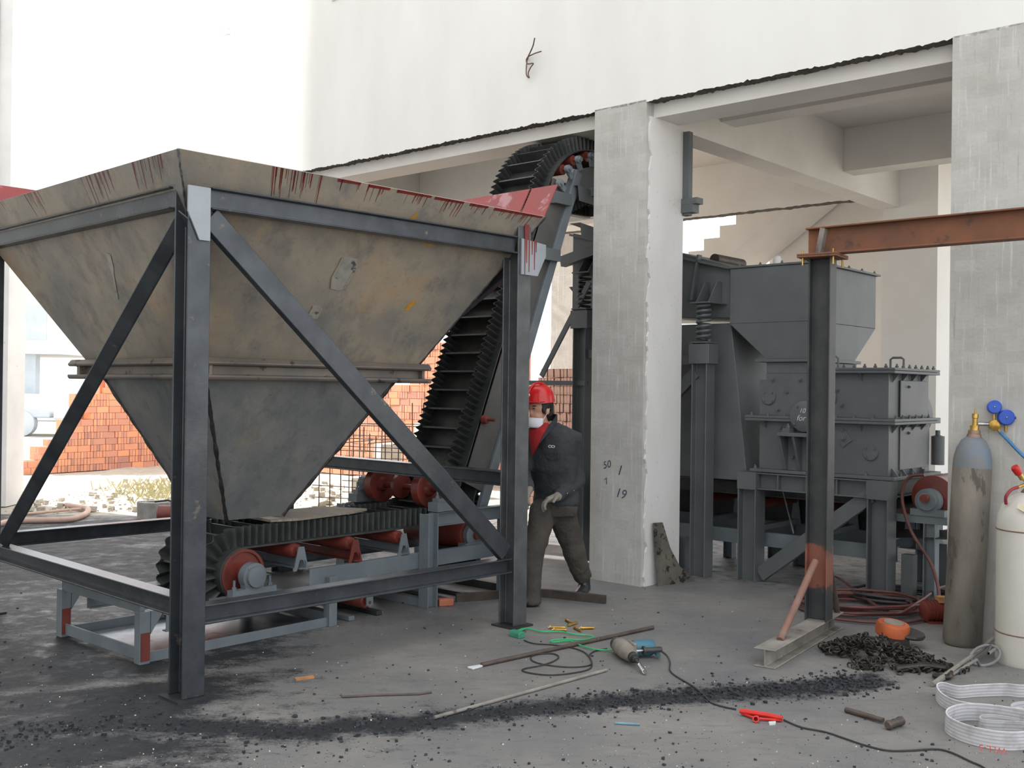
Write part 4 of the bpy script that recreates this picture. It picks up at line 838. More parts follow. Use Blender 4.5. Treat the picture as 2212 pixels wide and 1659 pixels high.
MB().tube(catmull([FB @ V((2.44, .98, .98)), FB @ V((2.32, .98, .95)), FB @ V((2.27, .98, .80)), FB @ V((2.34, .98, .55)), FB @ V((2.52, .96, .28)), FB @ V((2.62, .8, .03)), FB @ V((2.6, .5, .02))], 8), .013, 8).top('hose_line', M['weldhose'], 'brown hose draped over the red pulley bearing', 'hose', smooth=True)
# chain hoist
hc = G(1926, 1400); hc.z = 0
ch = thing('chain_hoist', 'orange chain hoist lying on its heap of black chain', 'chain hoist', FW, tuple(hc))
M['orange'] = simple('worn_orange_paint', srgb(182,88,44), srgb(150,78,44), 10, .6, 0, srgb(104,78,64), 9, .58); M['chain'] = simple('oily_chain', srgb(62,56,50), srgb(42,40,38), 20, .45, .4, srgb(124,98,70), 5, .62)
axh = V((.10, -.12, 1)).normalized(); hbase = hc+V((.01, .03, .075))
MB().lathe(hbase, axh, [(.094, 0), (.102, .008), (.102, .066), (.094, .080), (.068, .086), (.064, .082), (.03, .083)], 36).build('housing', M['orange'], ch, smooth=True)
MB().lathe(hbase+V((.10, .0, .0)), axh, [(.10, 0), (.105, .012), (.10, .024)], 30).build('hand_wheel', M['chain'], ch, smooth=True)
MB().lathe(hbase+axh*.081, axh, [(.055, 0), (.062, .004)], 28).build('cover_plate', M['dusty'], ch)
MB().box(hc.x-.06, hc.x+.09, hc.y-.06, hc.y+.06, 0, .078).build('frame_plate', M['chain'], ch)
mb = MB(); r_ = random.Random(5); heap = [G(1790, 1406), G(1850, 1400), G(1900, 1425), G(1950, 1432), G(2010, 1435), G(1870, 1445), G(1990, 1455), G(2040, 1446), G(1815, 1418)]
for i in range(420):
    a = r_.choice(heap); b = r_.choice(heap); p = a.lerp(b, r_.random()*.35)+V((r_.gauss(0, .045), r_.gauss(0, .03), 0)); dcen = (p-G(1890, 1418)).length
    p.z = .012+max(0, .14*(1-dcen/.36))*r_.random()**.6
    u_ = V((r_.uniform(-1, 1), r_.uniform(-1, 1), r_.uniform(-.4, .4))).normalized(); w__ = u_.orthogonal(); w__.rotate(Matrix.Rotation(r_.random()*6, 3, u_))
    mb.tube([p+u_*(.025*math.cos(t_))+w__*(.014*math.sin(t_)) for t_ in [k*2*PI/8 for k in range(8)]], .0052, 4, True)
mb.build('chain', M['chain'], ch, smooth=True, kind='stuff')
hk = MB().tube(catmull([G(1935, 1444, .02), G(1990, 1438, .03), G(2020, 1440, .03), G(2050, 1446, .025), G(2048, 1462, .02), G(2015, 1458, .02)], 6), [.016]*31, 8); hk.build('hook', M['chain'], ch, smooth=True)
MB().lathe(G(1990, 1447, .0), (0, 0, 1), [(.03, 0), (.034, .03), (.02, .045)], 16).build('hook_block', M['chain'], ch, smooth=True)
# red motor half hidden by the cylinder
mc = G(2032, 1345); mc.z = 0
mo = thing('motor', 'small dark red motor on the floor behind the grey cylinder', 'motor', FW, tuple(mc))
mb = MB().lathe(mc+V((-.12, .02, .075)), (1, .1, 0), [(.05, 0), (.072, .01), (.072, .20), (.05, .21)], 24); mb.build('motor_body', M['redoxide'], mo, smooth=True)
for i in range(7): MB().lathe(mc+V((-.105+.027*i, .021+.0027*i, .075)), (1, .1, 0), [(.079, 0), (.079, .008)], 24).build('fin', M['redoxide'], mo)
MB().box(mc.x-.10, mc.x+.08, mc.y-.05, mc.y+.09, 0, .015).build('foot', M['redoxide'], mo); MB().box(mc.x-.02, mc.x+.06, mc.y-.02, mc.y+.05, .14, .18).build('terminal_box', M['woodstrip'], mo)
# ================================================================ tools and scraps on the floor
def pth(px, z=.006, n=5): return catmull([G(x, y, z if not isinstance(z, list) else z[i]) for i, (x, y) in enumerate(px)], n)
M['cable'] = simple('black_cable', srgb(58,56,56), srgb(46,46,48), 12, .5); M['green'] = simple('green_cord', srgb(60,190,120), srgb(50,170,104), 10, .45); M['greenplug'] = simple('green_plug', srgb(70,150,118), srgb(58,128,104), 10, .5)
MB().tube(pth([(1132,1383),(1153,1390),(1194,1393),(1235,1399),(1264,1410),(1278,1429),(1270,1438),(1232,1441),(1185,1437),(1153,1429),(1147,1419),(1163,1413),(1194,1412),(1207,1419),(1194,1429),(1166,1438),(1134,1444),(1129,1449),(1153,1455),(1194,1458),(1242,1453),(1273,1445),(1279,1432),(1273,1416),(1286,1406),(1311,1401)]), .0042, 6).top('power_cable', M['cable'], 'thin black cable looped on the floor left of the drill', 'cable', smooth=True)
MB().tube(pth([(1418,1400),(1438,1413),(1447,1429),(1447,1448),(1463,1462),(1492,1479),(1517,1498),(1536,1517),(1561,1526),(1590,1532)]), .0046, 6).top('power_cable', M['cable'], 'black cable running from the drill to the red winder', 'cable', smooth=True)
MB().tube(pth([(1693,1555),(1732,1571),(1783,1581),(1822,1594),(1870,1610),(1918,1621),(1967,1621),(2021,1618),(2054,1625),(2095,1644),(2131,1662),(2200,1720)]), .0046, 6).top('power_cable', M['cable'], 'black cable trailing from the red winder to the near right', 'cable', smooth=True)
MB().tube(pth([(1122,1364),(1137,1357),(1169,1364),(1210,1364),(1242,1370),(1270,1372),(1281,1376),(1261,1382),(1216,1381),(1190,1384),(1197,1387),(1229,1384),(1257,1395),(1289,1403),(1322,1404)], .012), .0046, 6).top('green_cord', M['green'], 'bright green cord laid in a bend beside the steel rod', 'cord', smooth=True)
pl = G(1117, 1376); pl.z = 0; po = thing('plug_socket', 'small green plug socket at the end of the green cord', 'plug', FW, tuple(pl)); ry = Matrix.Translation(pl) @ Matrix.Rotation(-.9, 4, 'Z')
def loc(mb, m): mb.v = [tuple(m @ V(p)) for p in mb.v]; return mb
loc(MB().prism([(-.028,-.02),(.028,-.02),(.028,.008),(.02,.02),(-.02,.02),(-.028,.008)], (-.05, 0, .02), (.05, 0, .02)), ry).build('socket_body', M['greenplug'], po, bevel=.004)
MB().tube([G(1117, 1366, .022), G(1127, 1360, .018), G(1136, 1357, .014)], [.013, .010, .005], 8).build('plug_end', M['green'], po, smooth=True)
# anchor bolts
for i, (a, b, lb) in enumerate((((1184,1355),(1225,1356),'leftmost brass anchor bolt of the group, behind its twin'), ((1192,1360),(1224,1361),'brass anchor bolt lying in front of the leftmost one'), ((1222,1338),(1236,1347),'brass anchor bolt pointing away at the top of the group'), ((1226,1351),(1249,1344),'brass anchor bolt slanting up in the middle of the group'), ((1240,1355),(1256,1363),'short brass anchor bolt slanting toward the viewer'), ((1250,1357),(1283,1356),'rightmost brass anchor bolt lying crosswise'))):
    p, q = G(*a, .011), G(*b, .011); d = (q-p); L = .115 if d.length > .115 else d.length; d.normalize(); q = p+d*L
    bo = thing('anchor_bolt', lb, 'bolt', FW, (p.x, p.y, 0), 'anchor bolts by the hopper post')
    MB().lathe(p, d, [(.009, .02), (.010, .022), (.010, L-.012), (.0085, L)], 12).build('sleeve', M['brass'], bo, smooth=True)
    MB().lathe(p, d, [(.006, 0), (.006, .02)], 8).build('thread', M['chrome'], bo); MB().lathe(p, d, [(.013, .010), (.013, .019)], 6).build('nut', M['brass'], bo)
# rods
r1a, r1b = G(1040, 1436, .013), G(1411, 1355, .013); o = thing('steel_rod', 'long brown steel rod with whitened flattened tip', 'rod', FW, (r1a.x, r1a.y, 0))
MB().cyl(r1a, r1b, .0125, 12).build('rod_shaft', M['pipe'], o, smooth=True); dd = (r1b-r1a).normalized(); M['whitetip'] = simple('lime_white', srgb(214,216,218), srgb(190,192,194), 20, .7)
e = r1a-dd*.085; sd = V((-dd.y, dd.x, 0)); MB().plate([r1a+sd*.014, r1a-sd*.014, e-sd*.024, e+sd*.024], (0, 0, -.012)).build('flat_tip', M['whitetip'], o, bevel=.003)
MB().cyl(G(938, 1550, .010), G(1310, 1447, .010), .0095, 10).top('steel_rod', M['dusty'], 'long bare steel rod lying nearest the coal streak', 'rod', smooth=True)
MB().tube([G(735, 1500, .018), G(741, 1505, .007), G(800, 1502, .006), G(905, 1499, .006), G(932, 1495, .006)], .0065, 8).top('steel_rod', M['pipe'], 'short thin rod with hooked end left of the coal streak', 'rod', smooth=True)
# rotary drill
dp = G(1352, 1426); tip = G(1398, 1463); dp.z = 0; dv = (V((tip.x, tip.y, 0))-dp).normalized()
DM = Matrix.Translation((dp.x, dp.y, .055)) @ Matrix.Rotation(math.atan2(dv.y, dv.x), 4, 'Z')
drl = thing('rotary_drill', 'dusty grey and teal rotary hammer drill with spiral bit', 'drill', FW, tuple(dp))
M['drillgrey'] = simple('dusty_drill_casing', srgb(150,142,132), srgb(122,116,108), 14, .6, .1, srgb(90,86,82), 12, .62); M['teal'] = simple('teal_plastic', srgb(62,112,130), srgb(58,100,112), 9, .45, 0, srgb(110,116,110), 8, .62)
def dl(mb, n, m, **k): return loc(mb, DM).build(n, m, drl, **k)
dl(MB().lathe((-.16, 0, .0), (1, 0, 0), [(.030, -.03), (.042, -.02), (.042, .02), (.036, .022)], 20), 'rear_cap', M['rubber'], smooth=True)
dl(MB().lathe((-.14, 0, 0), (1, 0, 0), [(.044, 0), (.050, .015), (.052, .13), (.050, .15)], 24), 'gear_case', M['drillgrey'], smooth=True)
dl(MB().lathe((.01, 0, 0), (1, 0, 0), [(.048, 0), (.046, .06), (.036, .10), (.030, .115)], 24), 'nose', M['drillgrey'], smooth=True)
dl(MB().lathe((.125, 0, -.004), (1, 0, -.06), [(.031, 0), (.031, .02), (.022, .025), (.020, .055), (.014, .06)], 20), 'chuck', M['darksteel'], smooth=True)
dl(MB().cyl((.18, 0, -.008), (.235, 0, -.016), .009, 10), 'bit_shank', M['pipe'], smooth=True)
mb = MB()
for ph in (0, PI): mb.tube([(.235+.10*i/24, .0075*math.cos(ph+i*.75), -.017-.022*i/24+.0075*math.sin(ph+i*.75)) for i in range(25)], .006, 6)
dl(mb.tube([(.235, 0, -.017), (.335, 0, -.039), (.35, 0, -.043)], [.005, .006, .002], 6), 'drill_bit', M['chrome'], smooth=True)
dl(MB().box(-.11, .0, .045, .07, -.04, .04), 'motor_flange', M['drillgrey'], bevel=.006)
dl(MB().lathe((-.055, .06, 0), (0, 1, 0), [(.046, 0), (.050, .02), (.048, .11), (.036, .135)], 20), 'motor_case', M['teal'], smooth=True)
dl(MB().tube([(-.09, .19, -.01), (-.03, .20, -.02), (.02, .195, -.03)], [.016, .018, .016], 10), 'grip', M['teal'], smooth=True)
dl(MB().cyl((.055, .03, .01), (.055, .085, .012), .008, 8), 'handle_rod', M['chrome'], smooth=True)
dl(MB().lathe((.055, .085, .012), (-.06, 1, 0), [(.026, 0), (.026, .012), (.016, .014), (.018, .11), (.014, .12)], 14), 'side_handle', M['rubber'], smooth=True)
# red cable winder
rw = thing('cable_winder', 'red plastic cable winder lying flat on the floor', 'cable winder', FW, tuple(G(1640, 1540)))
M['redplastic'] = simple('red_plastic', srgb(214,44,36), srgb(196,40,34), 8, .4)
MB().tube([G(1598, 1536, .022), G(1610, 1537, .024), G(1660, 1545, .024), G(1690, 1551, .022)], [.010, .013, .013, .010], 8).build('winder_bar', M['redplastic'], rw, smooth=True)
for a, b in (((1602, 1541), (1632, 1552)), ((1632, 1552), (1688, 1556)), ((1604, 1540), (1690, 1555))): MB().tube([G(*a, .010), G(*b, .010)], .006, 6).build('winder_arm', M['redplastic'], rw, smooth=True)
MB().lathe(G(1633, 1553, .016), (-.3, -1, .25), [(.008, -.03), (.016, -.03), (.016, .012), (.010, .012), (.010, -.028)], 16).build('winder_hub', M['redplastic'], rw, smooth=True)
MB().plate([G(1660, 1561), G(1676, 1560), G(1675, 1566), G(1662, 1567)], (0, 0, .006)).top('plastic_scrap', M['whitetip'], 'scrap of clear plastic under the red winder', 'scrap')
# hammer
ha, hb_ = G(1827, 1533, .014), G(1908, 1556, .018); hm = thing('hammer', 'rusty sledge hammer with short pipe handle', 'hammer', FW, (hb_.x, hb_.y, 0))
MB().tube([ha, ha.lerp(hb_, .6), hb_], [.0135, .0135, .012], 10).build('handle', M['pipe'], hm, smooth=True)
hd = (G(1957, 1556)-G(1908, 1572)).normalized(); hcn = G(1932, 1562, .024)
MB().lathe(hcn-hd*.06, hd, [(.016, 0), (.023, .012), (.018, .04), (.021, .06), (.018, .085), (.023, .105), (.022, .12)], 14).build('hammer_head', M['pipe'], hm, smooth=True)
# slings
def sling(px, h, tilt=0): 
    P = pth(px, .002, 6); return MB().ribbon(P, (tilt, -.01, h), .006)
def webmat():
    t = NT('striped_webbing'); sx = t.n('ShaderNodeSeparateXYZ'); t.l(t.co.outputs['Object'], sx.inputs[0])
    f = t.math('FRACT', t.math('MULTIPLY', sx.outputs[2], 62.0)); c = t.mix(t.ramp(f, [(.55, K(0)), (.8, K(.8))]), srgb(206,205,208), srgb(166,164,168))
    n = t.noise(t.vec(), 14, 5); c = t.mix(t.ramp(n, [(.5, K(0)), (.75, K(.6))]), c, srgb(152,146,146)); return t.out(c, .85, 0, f, .4, .002)
M['web'] = webmat()
s1 = thing('webbing_sling', 'white striped webbing sling, the one looped nearer the white cylinder', 'sling', FW, tuple(G(2090, 1510)), 'lifting slings at the right edge')
sling([(2300,1500),(2212,1506),(2170,1503),(2110,1505),(2068,1508),(2035,1500),(2022,1506),(2030,1522),(2056,1538),(2096,1547),(2150,1553),(2230,1560)], .068).build('strap', M['web'], s1, smooth=True)
s2 = thing('webbing_sling', 'white webbing sling with red lettering nearest the viewer', 'sling', FW, tuple(G(2120, 1590)), 'lifting slings at the right edge')
b2 = sling([(2330,1592),(2230,1574),(2150,1560),(2085,1556),(2048,1566),(2044,1582),(2072,1599),(2118,1613),(2168,1620),(2215,1619),(2320,1606)], .086, -.0).build('strap', M['web'], s2, smooth=True)
sling([(2260,1588),(2190,1584),(2140,1582),(2116,1578),(2120,1570),(2150,1570),(2200,1578)], .06).build('inner_loop', M['web'], s2, smooth=True)
M['redprint'] = simple('red_print', srgb(196,70,62), srgb(206,110,100), 40, .8)
pa, pb = G(2118, 1613, .045), G(2168, 1620, .045); ax_ = (pa-pb).normalized(); 
nf = V((ax_.y, -ax_.x, 0)); nf = nf if nf.y < 0 else -nf
mt = Matrix.Translation((pa+pb)/2+nf*.006+V((0, -.006, 0))) @ Matrix(((ax_.x, 0, nf.x, 0), (ax_.y, 0, nf.y, 0), (0, -1, 0, 0), (0, 0, 0, 1)))
text('WLL-5', M['redprint'], .040, s2, mt, 'lettering', .0005)
sling([(2300,1548),(2240,1545),(2195,1548),(2182,1556),(2200,1562),(2300,1570)], .075).build('end_loop', M['web'], s1, smooth=True)
# scraps
M['bluestrip'] = simple('blue_strip', srgb(120,160,176), srgb(90,120,140), 20, .5)
MB().tube([G(1328, 1562, .006), G(1382, 1565, .006)], .006, 6).top('plastic_strip', M['bluestrip'], 'thin pale blue strip on the floor past the coal streak', 'strip')
MB().plate([G(636, 1467), G(676, 1461), G(679, 1465), G(640, 1471)], (0, 0, .008)).top('wood_strip', M['woodstrip'], 'small splinter of fresh wood on the floor right of the front post', 'wood strip')
M['brick0'] = simple('red_brick', srgb(186,116,88), srgb(168,100,76), 12, .9)
bk = G(962, 1308); MB().box(-.055, .055, -.035, .035, 0, .052).top('loose_brick', M['brick0'], 'broken brick on the floor beside the conveyor leg', 'brick', Matrix.Translation(V((bk.x, bk.y, 0))) @ Matrix.Rotation(.35, 4, 'Z'), bevel=.006)
P = pth([(985,1300),(1035,1297),(1100,1291),(1172,1290),(1240,1297),(1308,1304)], 0, 6); MB().ribbon(P, (0, 0, .062), .035).top('rubber_strip', M['timber'], 'dark thick rubber strip standing on edge by the worker', 'rubber strip', smooth=False)
# coal lumps: nobody could count them
def lumps(n_, seed, where, smin, smax):
    r_ = random.Random(seed); mb = MB()
    for _ in range(n_):
        p = where(r_); s_ = smin+(smax-smin)*r_.random()**5
        rz = Matrix.Rotation(r_.random()*6, 3, 'Z')
        vs = [rz @ V((x*r_.uniform(.45, .95), y*r_.uniform(.45, .95), z*r_.uniform(.3, .75)))*s_+V((p.x, p.y, s_*.4)) for z in (-1, 1) for x, y in ((-1, -1), (1, -1), (1, 1), (-1, 1))]
        mb.add(vs, [(0,3,2,1),(4,5,6,7),(0,1,5,4),(1,2,6,5),(2,3,7,6),(3,0,4,7)])
    return mb
def onstreak(r_):
    i = r_.choices(range(len(STREAK)-1), [1, 1, 1, 1, 1.4, 2.4, 3, 3.2])[0]; p = STREAK[i].lerp(STREAK[i+1], r_.random()); return p+V((r_.gauss(0, .10)*r_.uniform(.3, 1.5), r_.gauss(0, .10), 0))
def anywhere(r_):
    while True:
        p = G(r_.uniform(-50, 2260), 1659-(r_.random()**1.4)*390)
        if p.y < 8.6 and (p.x-.6716)*.6624+(p.y-8.9523)*.7491 < -.05: return p
M['coal'] = simple('coal', srgb(52,54,60), srgb(40,42,47), 30, .6)
lumps(4200, 3, onstreak, .0015, .014).top('coal_lumps', M['coal'], 'band of small coal lumps across the near floor', 'coal', kind='stuff')
lumps(1700, 8, anywhere, .0014, .009).top('coal_crumbs', M['coal'], 'scattered coal crumbs over the concrete floor', 'coal', kind='stuff')
M['grit'] = simple('pale_grit', srgb(214,212,206), srgb(190,186,178), 30, .8)
lumps(500, 9, anywhere, .0015, .005).top('grit', M['grit'], 'scattered pale grit over the concrete floor', 'grit', kind='stuff')
# ================================================================ worker behind the right hopper post
F0 = V((.30, 8.02, 0)); per = thing('person', 'worker in red helmet, white mask and dark jacket behind the hopper post', 'person', FW, tuple(F0))
M['skin'] = simple('skin', srgb(196,150,128), srgb(186,138,116), 8, .55, bump=.03); M['jacket'] = simple('black_jacket_cloth', srgb(58,60,64), srgb(44,46,50), 5, .85, bump=.35, bd=.02); M['trousers'] = simple('dark_brown_work_trousers', srgb(78,72,66), srgb(62,57,53), 5, .9, bump=.4, bd=.02)
M['helmet'] = simple('red_helmet_shell', srgb(206,40,38), srgb(196,36,36), 4, .25); M['mask'] = simple('white_mask', srgb(226,226,230), srgb(214,214,220), 10, .85); M['shirt'] = simple('red_jersey', srgb(168,34,40), srgb(150,30,36), 18, .9, bump=.3); M['hair'] = simple('black_hair', srgb(30,26,26), srgb(22,20,20), 30, .6); M['boot'] = simple('dark_leather', srgb(52,54,56), srgb(38,40,42), 10, .35); M['glove'] = simple('grey_cotton_glove', srgb(150,144,134), srgb(122,116,108), 12, .9, bump=.3)
fwd = V((-.62, -.78, 0)).normalized(); lef = V((-fwd.y, fwd.x, 0))     # his left side is toward the right of the picture
if lef.x < 0: lef = -lef
def remesh(o, vox, it=6, fac=.5):
    m = o.modifiers.new('remesh', 'REMESH'); m.mode = 'VOXEL'; m.voxel_size = vox; m.use_smooth_shade = True
    s_ = o.modifiers.new('smooth', 'SMOOTH'); s_.iterations = it; s_.factor = fac
hipc = V((.345, 8.02, .70)); chest = V((.315, 7.98, 1.10)); neckb = V((.27, 7.95, 1.305)); headc = at(1166, 885, 7.93)
shL = at(1236, 948, 7.98); shR = at(1150, 944, 8.12); elL = at(1247, 1042, 8.0); wrL = at(1205, 1072, 7.80); elR = at(1128, 1020, 7.95); wrR = at(1142, 1058, 7.72)
hpA = at(1172, 1105, 8.0); knA = at(1152, 1205, 7.84); anA = at(1148, 1292, 7.80); hpB = at(1212, 1105, 8.06); knB = at(1240, 1188, 8.14); anB = at(1262, 1258, 8.27)
# body: one continuous figure under the clothes
mb = MB(); hf = (fwd+V((-.35, .0, 0))).normalized(); hl = V((-hf.y, hf.x, 0)); hl = hl if hl.x > 0 else -hl
hm_ = Matrix(((hl.x, -hf.x, 0, headc.x), (hl.y, -hf.y, 0, headc.y), (0, 0, 1, headc.z), (0, 0, 0, 1)))   # local: x his left, -y forward
b0 = MB().ball((0, .0, .03), .085, 20, (.90, 1.08, 1.12)).ball((0, -.022, -.045), .062, 16, (.92, 1.05, 1.10)).ball((0, -.085, -.02), .016, 10, (.8, 1.1, 1.7)).ball((0, -.072, -.075), .022, 10, (1.3, .8, .55)).ball((0, -.06, -.105), .028, 10, (1, .9, .7))
for sx in (-1, 1): b0.ball((.079*sx, .012, -.012), .024, 10, (.4, .8, 1.25)).ball((.033*sx, -.075, .012), .014, 8, (1.4, .5, .6))
b0.v = [tuple(hm_ @ V(p)) for p in b0.v]; mb.add(b0.v, b0.f)
mb.tube([headc+V((0, 0, -.06)), headc+V((.02, .01, -.12)), neckb, neckb.lerp(chest, .4)], [.055, .055, .066, .10], 14)
mb.tube([neckb.lerp(chest, .3), chest, hipc+V((0, 0, .12)), hipc], [(.09, .15), (.10, .15), (.09, .13), (.10, .14)], 18, ref=tuple(fwd))
for a in ((shL, elL, wrL), (shR, elR, wrR)): mb.tube([chest.lerp(a[0], .5)+V((0, 0, .08)), a[0], a[1], a[2]], [.06, .05, .04, .028], 12)
for a in ((hpA, knA, anA), (hpB, knB, anB)): mb.tube([hipc, a[0], a[1], a[2]], [.08, .075, .05, .036], 12)
body = mb.build('body', M['skin'], per, smooth=True); remesh(body, .009, 4)
# face details
for sx in (-1, 1):
    e_ = hm_ @ V((.032*sx, -.088, .010)); MB().ball(e_, .008, 10, (1.3, .8, .6)).build('eye', M['hair'], body, smooth=True)
    p_ = [hm_ @ V((x*sx, -.090+abs(x)*.22, .030-abs(x-.034)*.25)) for x in (.014, .026, .038, .050)]; MB().tube(p_, [.003, .004, .004, .002], 6).build('eyebrow', M['hair'], body, smooth=True)
hr = MB().ball((0, .018, .035), .092, 20, (.93, 1.05, 1.0)).ball((0, .06, -.03), .06, 14, (1.2, .7, 1.1))
for sx in (-1, 1): hr.ball((.076*sx, -.018, -.005), .018, 8, (.5, .9, 2.0))
hr.v = [tuple(hm_ @ V(p)) for p in hr.v]; ho_ = hr.build('hair', M['hair'], per, smooth=True); remesh(ho_, .009, 2)
# white mask pulled under the nose
def maskpt(u, v): a = u*1.35; r_ = .088+.012*math.cos(a)*(1-v*v); return hm_ @ V((r_*.86*math.sin(a), -.012-r_*1.0*math.cos(a), -.094+.036*v-.004*abs(u)))
nu, nv = 13, 6; mv = [maskpt(-1+2*i/(nu-1), -1+2*j/(nv-1)) for j in range(nv) for i in range(nu)]
mk = MB().add(mv, [(j*nu+i, j*nu+i+1, (j+1)*nu+i+1, (j+1)*nu+i) for j in range(nv-1) for i in range(nu-1)]).build('face_mask', M['mask'], per, smooth=True); so_ = mk.modifiers.new('th', 'SOLIDIFY'); so_.thickness = .004; so_.offset = 1
for sx in (-1, 1): MB().tube([maskpt(sx, .6), hm_ @ V((.082*sx, .0, -.03)), hm_ @ V((.088*sx, .022, .012))], .0022, 5).build('mask_loop', M['mask'], mk, smooth=True)
# helmet
hp_ = headc+V((.0, .0, .066)); hv = V((-.10*hf.x*-1, -.10*hf.y*-1, 1)).normalized(); hv = (V((0, 0, 1))-hf*(-.10)).normalized()
hel = MB().lathe(hp_, hv, [(.115, -.012), (.114, .0), (.112, .03), (.104, .062), (.086, .092), (.058, .112), (.025, .121), (.001, .122)], 32).build('helmet', M['helmet'], per, smooth=True)
bp_ = [hp_+hv*(-.008)+hf*(.085+.055*math.cos(a))+hl*(.112*math.sin(a)) for a in [(-1.3+2.6*i/14) for i in range(15)]]; bq_ = [hp_+hv*(-.002)+hf*(.108*math.cos(a*1.05))+hl*(.108*math.sin(a*1.05)) for a in [(-1.3+2.6*i/14) for i in range(15)]]
bm_ = MB().add(bp_+bq_, [(i, i+1, 15+i+1, 15+i) for i in range(14)]).build('brim', M['helmet'], hel, smooth=True); sb = bm_.modifiers.new('th', 'SOLIDIFY'); sb.thickness = .004
rg_ = [hp_+hv*(.012+.122*math.sin(b))+hf*(.117*math.cos(b)) for b in [PI*i/16 for i in range(17)]]; MB().tube(rg_, .010, 8).build('ridge', M['helmet'], hel, smooth=True)
MB().ball(hp_+hf*.108+hv*.042, .014, 12, (1, 1, 1)).build('badge', M['mask'], hel, smooth=True)
# jacket, shirt, trousers
mb = MB()
mb.tube([neckb+V((.0, 0, .03)), neckb+V((.01, .0, -.03)), chest+V((0, 0, .08)), chest+V((0, 0, -.08)), hipc+V((0, 0, .13)), hipc+V((0, 0, .045)), hipc+V((.0, 0, .02))], [(.075, .085), (.105, .17), (.135, .205), (.135, .20), (.128, .185), (.135, .195), (.128, .19)], 24, ref=tuple(fwd))
mb.tube([neckb.lerp(shL, .55)+V((0, 0, .0)), shL, shL.lerp(elL, .5), elL, elL.lerp(wrL, .55), wrL], [.075, .082, .07, .064, .055, .044], 14)
mb.tube([neckb.lerp(shR, .55), shR, shR.lerp(elR, .5), elR, elR.lerp(wrR, .5), wrR], [.075, .08, .07, .062, .055, .044], 14)
jk = mb.build('jacket', M['jacket'], per, smooth=True); remesh(jk, .012, 5)
td = jk.modifiers.new('folds', 'DISPLACE'); tx_ = bpy.data.textures.new('folds', 'CLOUDS'); tx_.noise_scale = .09; td.texture = tx_; td.strength = .022; td.mid_level = .5
cfr = neckb+fwd*.115
cl = catmull([neckb+fwd*(-.07)+V((0, 0, .055)), neckb+lef*.085+V((0, 0, .05)), neckb+fwd*.06+lef*.085+V((0, 0, .0)), neckb+fwd*.15+lef*.03+V((0, 0, -.12))], 5); MB().ribbon(cl, tuple(V((0, 0, .05))), .010).build('collar', M['jacket'], jk, smooth=True)
cl = catmull([neckb+fwd*(-.07)+V((0, 0, .055)), neckb-lef*.085+V((0, 0, .05)), neckb+fwd*.06-lef*.085+V((0, 0, .0)), neckb+fwd*.15-lef*.03+V((0, 0, -.12))], 5); MB().ribbon(cl, tuple(V((0, 0, .05))), .010).build('collar', M['jacket'], jk, smooth=True)
P = [neckb+fwd*.085+lef*.075+V((0, 0, .035)), neckb+fwd*.085-lef*.07+V((0, 0, .035)), neckb+fwd*.147-lef*.065+V((0, 0, -.04)), neckb+fwd*.178-lef*.0+V((-.0, 0, -.20)), neckb+fwd*.147+lef*.068+V((0, 0, -.04))]
P2 = [neckb+fwd*.125+V((0, 0, .0))]
mb = MB().add(P+P2, [(5, 1, 2), (5, 2, 3), (5, 3, 4), (5, 4, 0), (5, 0, 1)]); sh_ = mb.build('jersey', M['shirt'], per, smooth=True); ss_ = sh_.modifiers.new('th', 'SOLIDIFY'); ss_.thickness = .02; ss_.offset = 0
# pocket flap with two pale rings
pk = chest+fwd*.150+lef*.105+V((0, 0, .075))
for d in (-.014, .014):
    MB().tube([pk+fwd*.012+lef*(d+.014*math.cos(a))+V((0, 0, .008*math.sin(a))) for a in [i*2*PI/16 for i in range(16)]], .0025, 5, True).build('emblem_ring', M['mask'], jk, smooth=True)
MB().plate([pk+lef*(-.05)+V((0, 0, -.045)), pk+lef*.06+V((0, 0, -.045)), pk+lef*.06+V((0, 0, -.085)), pk+lef*.005+V((0, 0, -.10)), pk+lef*(-.05)+V((0, 0, -.085))], tuple(fwd*.006)).build('pocket_flap', M['jacket'], jk)
for q in (elL.lerp(wrL, .75)+V((.03, -.045, .0)), elL.lerp(wrL, .35)+V((.02, -.055, -.02))): MB().ball(q, .006, 8).build('snap', M['chrome'], jk, smooth=True)
mb = MB(); mb.tube([hipc+V((0, 0, .10)), hipc+V((0, 0, .02)), hipc+V((0, 0, -.06))], [(.115, .165), (.13, .185), (.12, .17)], 20, ref=tuple(fwd))
mb.tube([hipc+V((-.03, 0, .02)), hpA, hpA.lerp(knA, .5), knA, knA.lerp(anA, .5), anA, anA+V((0, 0, -.045))], [.11, .108, .090, .076, .070, .070, .074], 16)
mb.tube([hipc+V((.03, 0, .02)), hpB, hpB.lerp(knB, .5), knB, knB.lerp(anB, .5), anB+V((-.012, 0, .04))], [.11, .112, .10, .09, .078, .072], 16)
tr_ = mb.build('trousers', M['trousers'], per, smooth=True); remesh(tr_, .012, 5); td = tr_.modifiers.new('folds', 'DISPLACE'); tx2 = bpy.data.textures.new('folds2', 'CLOUDS'); tx2.noise_scale = .08; td.texture = tx2; td.strength = .02; td.mid_level = .5
